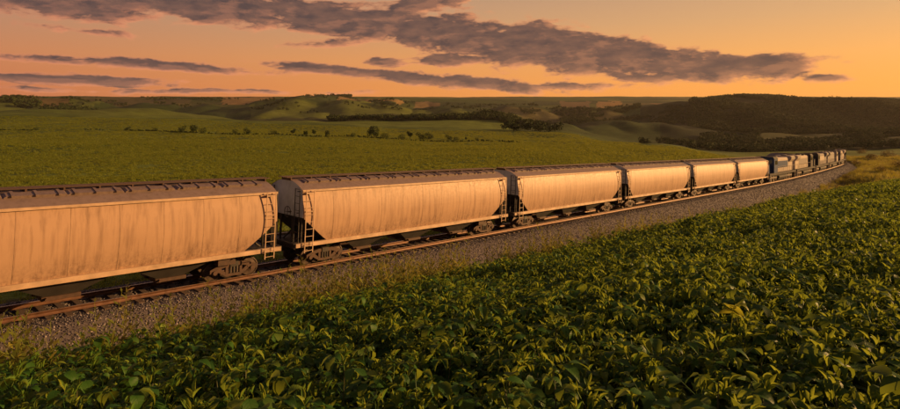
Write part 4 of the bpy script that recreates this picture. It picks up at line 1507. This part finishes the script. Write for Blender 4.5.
wood('woodland', [(690, 960, 1350, 2250)], .020, 6, 16, 'dark wooded hill on the right under the horizon', 41, -.34)
wood('woodland', [(640, 700, 800, 1000), (690, 960, 720, 960), (700, 760, 960, 1350), (760, 850, 1130, 1350), (850, 960, 960, 1350)], .016, 6, 12, 'dark belt of trees in the valley behind the locomotives', 42, -.22)
wood('woodland', [(328, 420, 985, 1040), (400, 520, 985, 1080), (500, 548, 950, 1010)], .022, 6, 12, 'dark band of trees behind the middle field', 43, -.5)
wood('woodland', [(40, 100, 1250, 1420), (95, 140, 1200, 1300), (0, 40, 1450, 1600)], .010, 8, 14, 'dark wood on the hillside at the left', 44, -.4)
wood('woodland', [(500, 560, 640, 720), (560, 700, 1500, 1900), (520, 640, 1900, 2300)], .006, 7, 12, 'scattered dark woods in the middle valley', 45, -.05)
wood('woodland', [(0, 330, 1500, 2450), (330, 640, 1600, 2500)], .0035, 5, 10, 'thin lines and clumps of trees over the far hills', 46, .24)
# clump of trees standing up on the left ridge
wood('woodland', [(300, 340, 2830, 2930)] + [(338, 351, 2830, 2990)] * 5, .0022, 7, 17, 'clump of trees on the skyline ridge', 47)

# bushes on the rough ground by the line
SHR = [(crown_mesh(rs, 'crown', M['shrub'], 700, 1, w, 8, .0, .05), trunk_mesh(rs, .6, .025)) for w in (1.1, 1.5, 1.9)]
BUSH = [(721, 209, 7, 'dark bush at the foot of the ballast beside the bean field'), (806, 178, 5, 'low bush on the embankment below the locomotives'),
        (833, 172, 6, 'bush on the rough bank under the farthest locomotive'), (856, 166, 6, 'sunlit bush just right of the head of the train'),
        (872, 161, 7, 'taller bush on the rough bank right of the train'), (889, 158, 7, 'bush on the rough bank at the right edge'),
        (879, 172, 6, 'low bush above the right corner of the bean field'), (846, 180, 5, 'small bush behind the crest of the bean field'), (862, 154, 5, 'small bush beyond the bend of the line'),
        (897, 168, 7, 'bush touching the right edge of the photo above the beans')]
for (px_, py_, hpx, lb) in BUSH:
    X, Y, Z = at_px(px_, py_, 20)
    H = hpx / F * Y
    root = bpy.data.objects.new('bush', None); COL.objects.link(root)
    kd = rs.randint(0, 3)
    root.location = (X, Y, Z - .05); root.rotation_euler = (0, 0, rs.uniform(0, 6.28)); root.scale = (H * 1.2, H * 1.2, H)
    link('crown', SHR[kd][0], root); link('trunk', SHR[kd][1], root)
    tag(root, lb, 'bush', 'bushes on the rough ground by the line')
    print('bush', px_, round(Y), round(H, 1))

# ------------------------------------------------------------------ evening haze
hz = MB().box(-9500, 9500, -2500, 9500, -75, 185).mesh('haze', None)
hz.materials.clear()
hm_ = bpy.data.materials.new('haze'); hm_.use_nodes = True
hm_.node_tree.nodes.clear()
pvn = hm_.node_tree.nodes.new('ShaderNodeVolumePrincipled')
pvn.inputs['Color'].default_value = (0.92, 0.86, 0.82, 1)
pvn.inputs['Density'].default_value = 0.000022
pvn.inputs['Anisotropy'].default_value = 0.25
ho = hm_.node_tree.nodes.new('ShaderNodeOutputMaterial')
hm_.node_tree.links.new(pvn.outputs[0], ho.inputs['Volume'])
hz.materials.append(hm_)
tag(link('haze', hz), 'thin evening haze over the valley and far hills', kind='stuff')
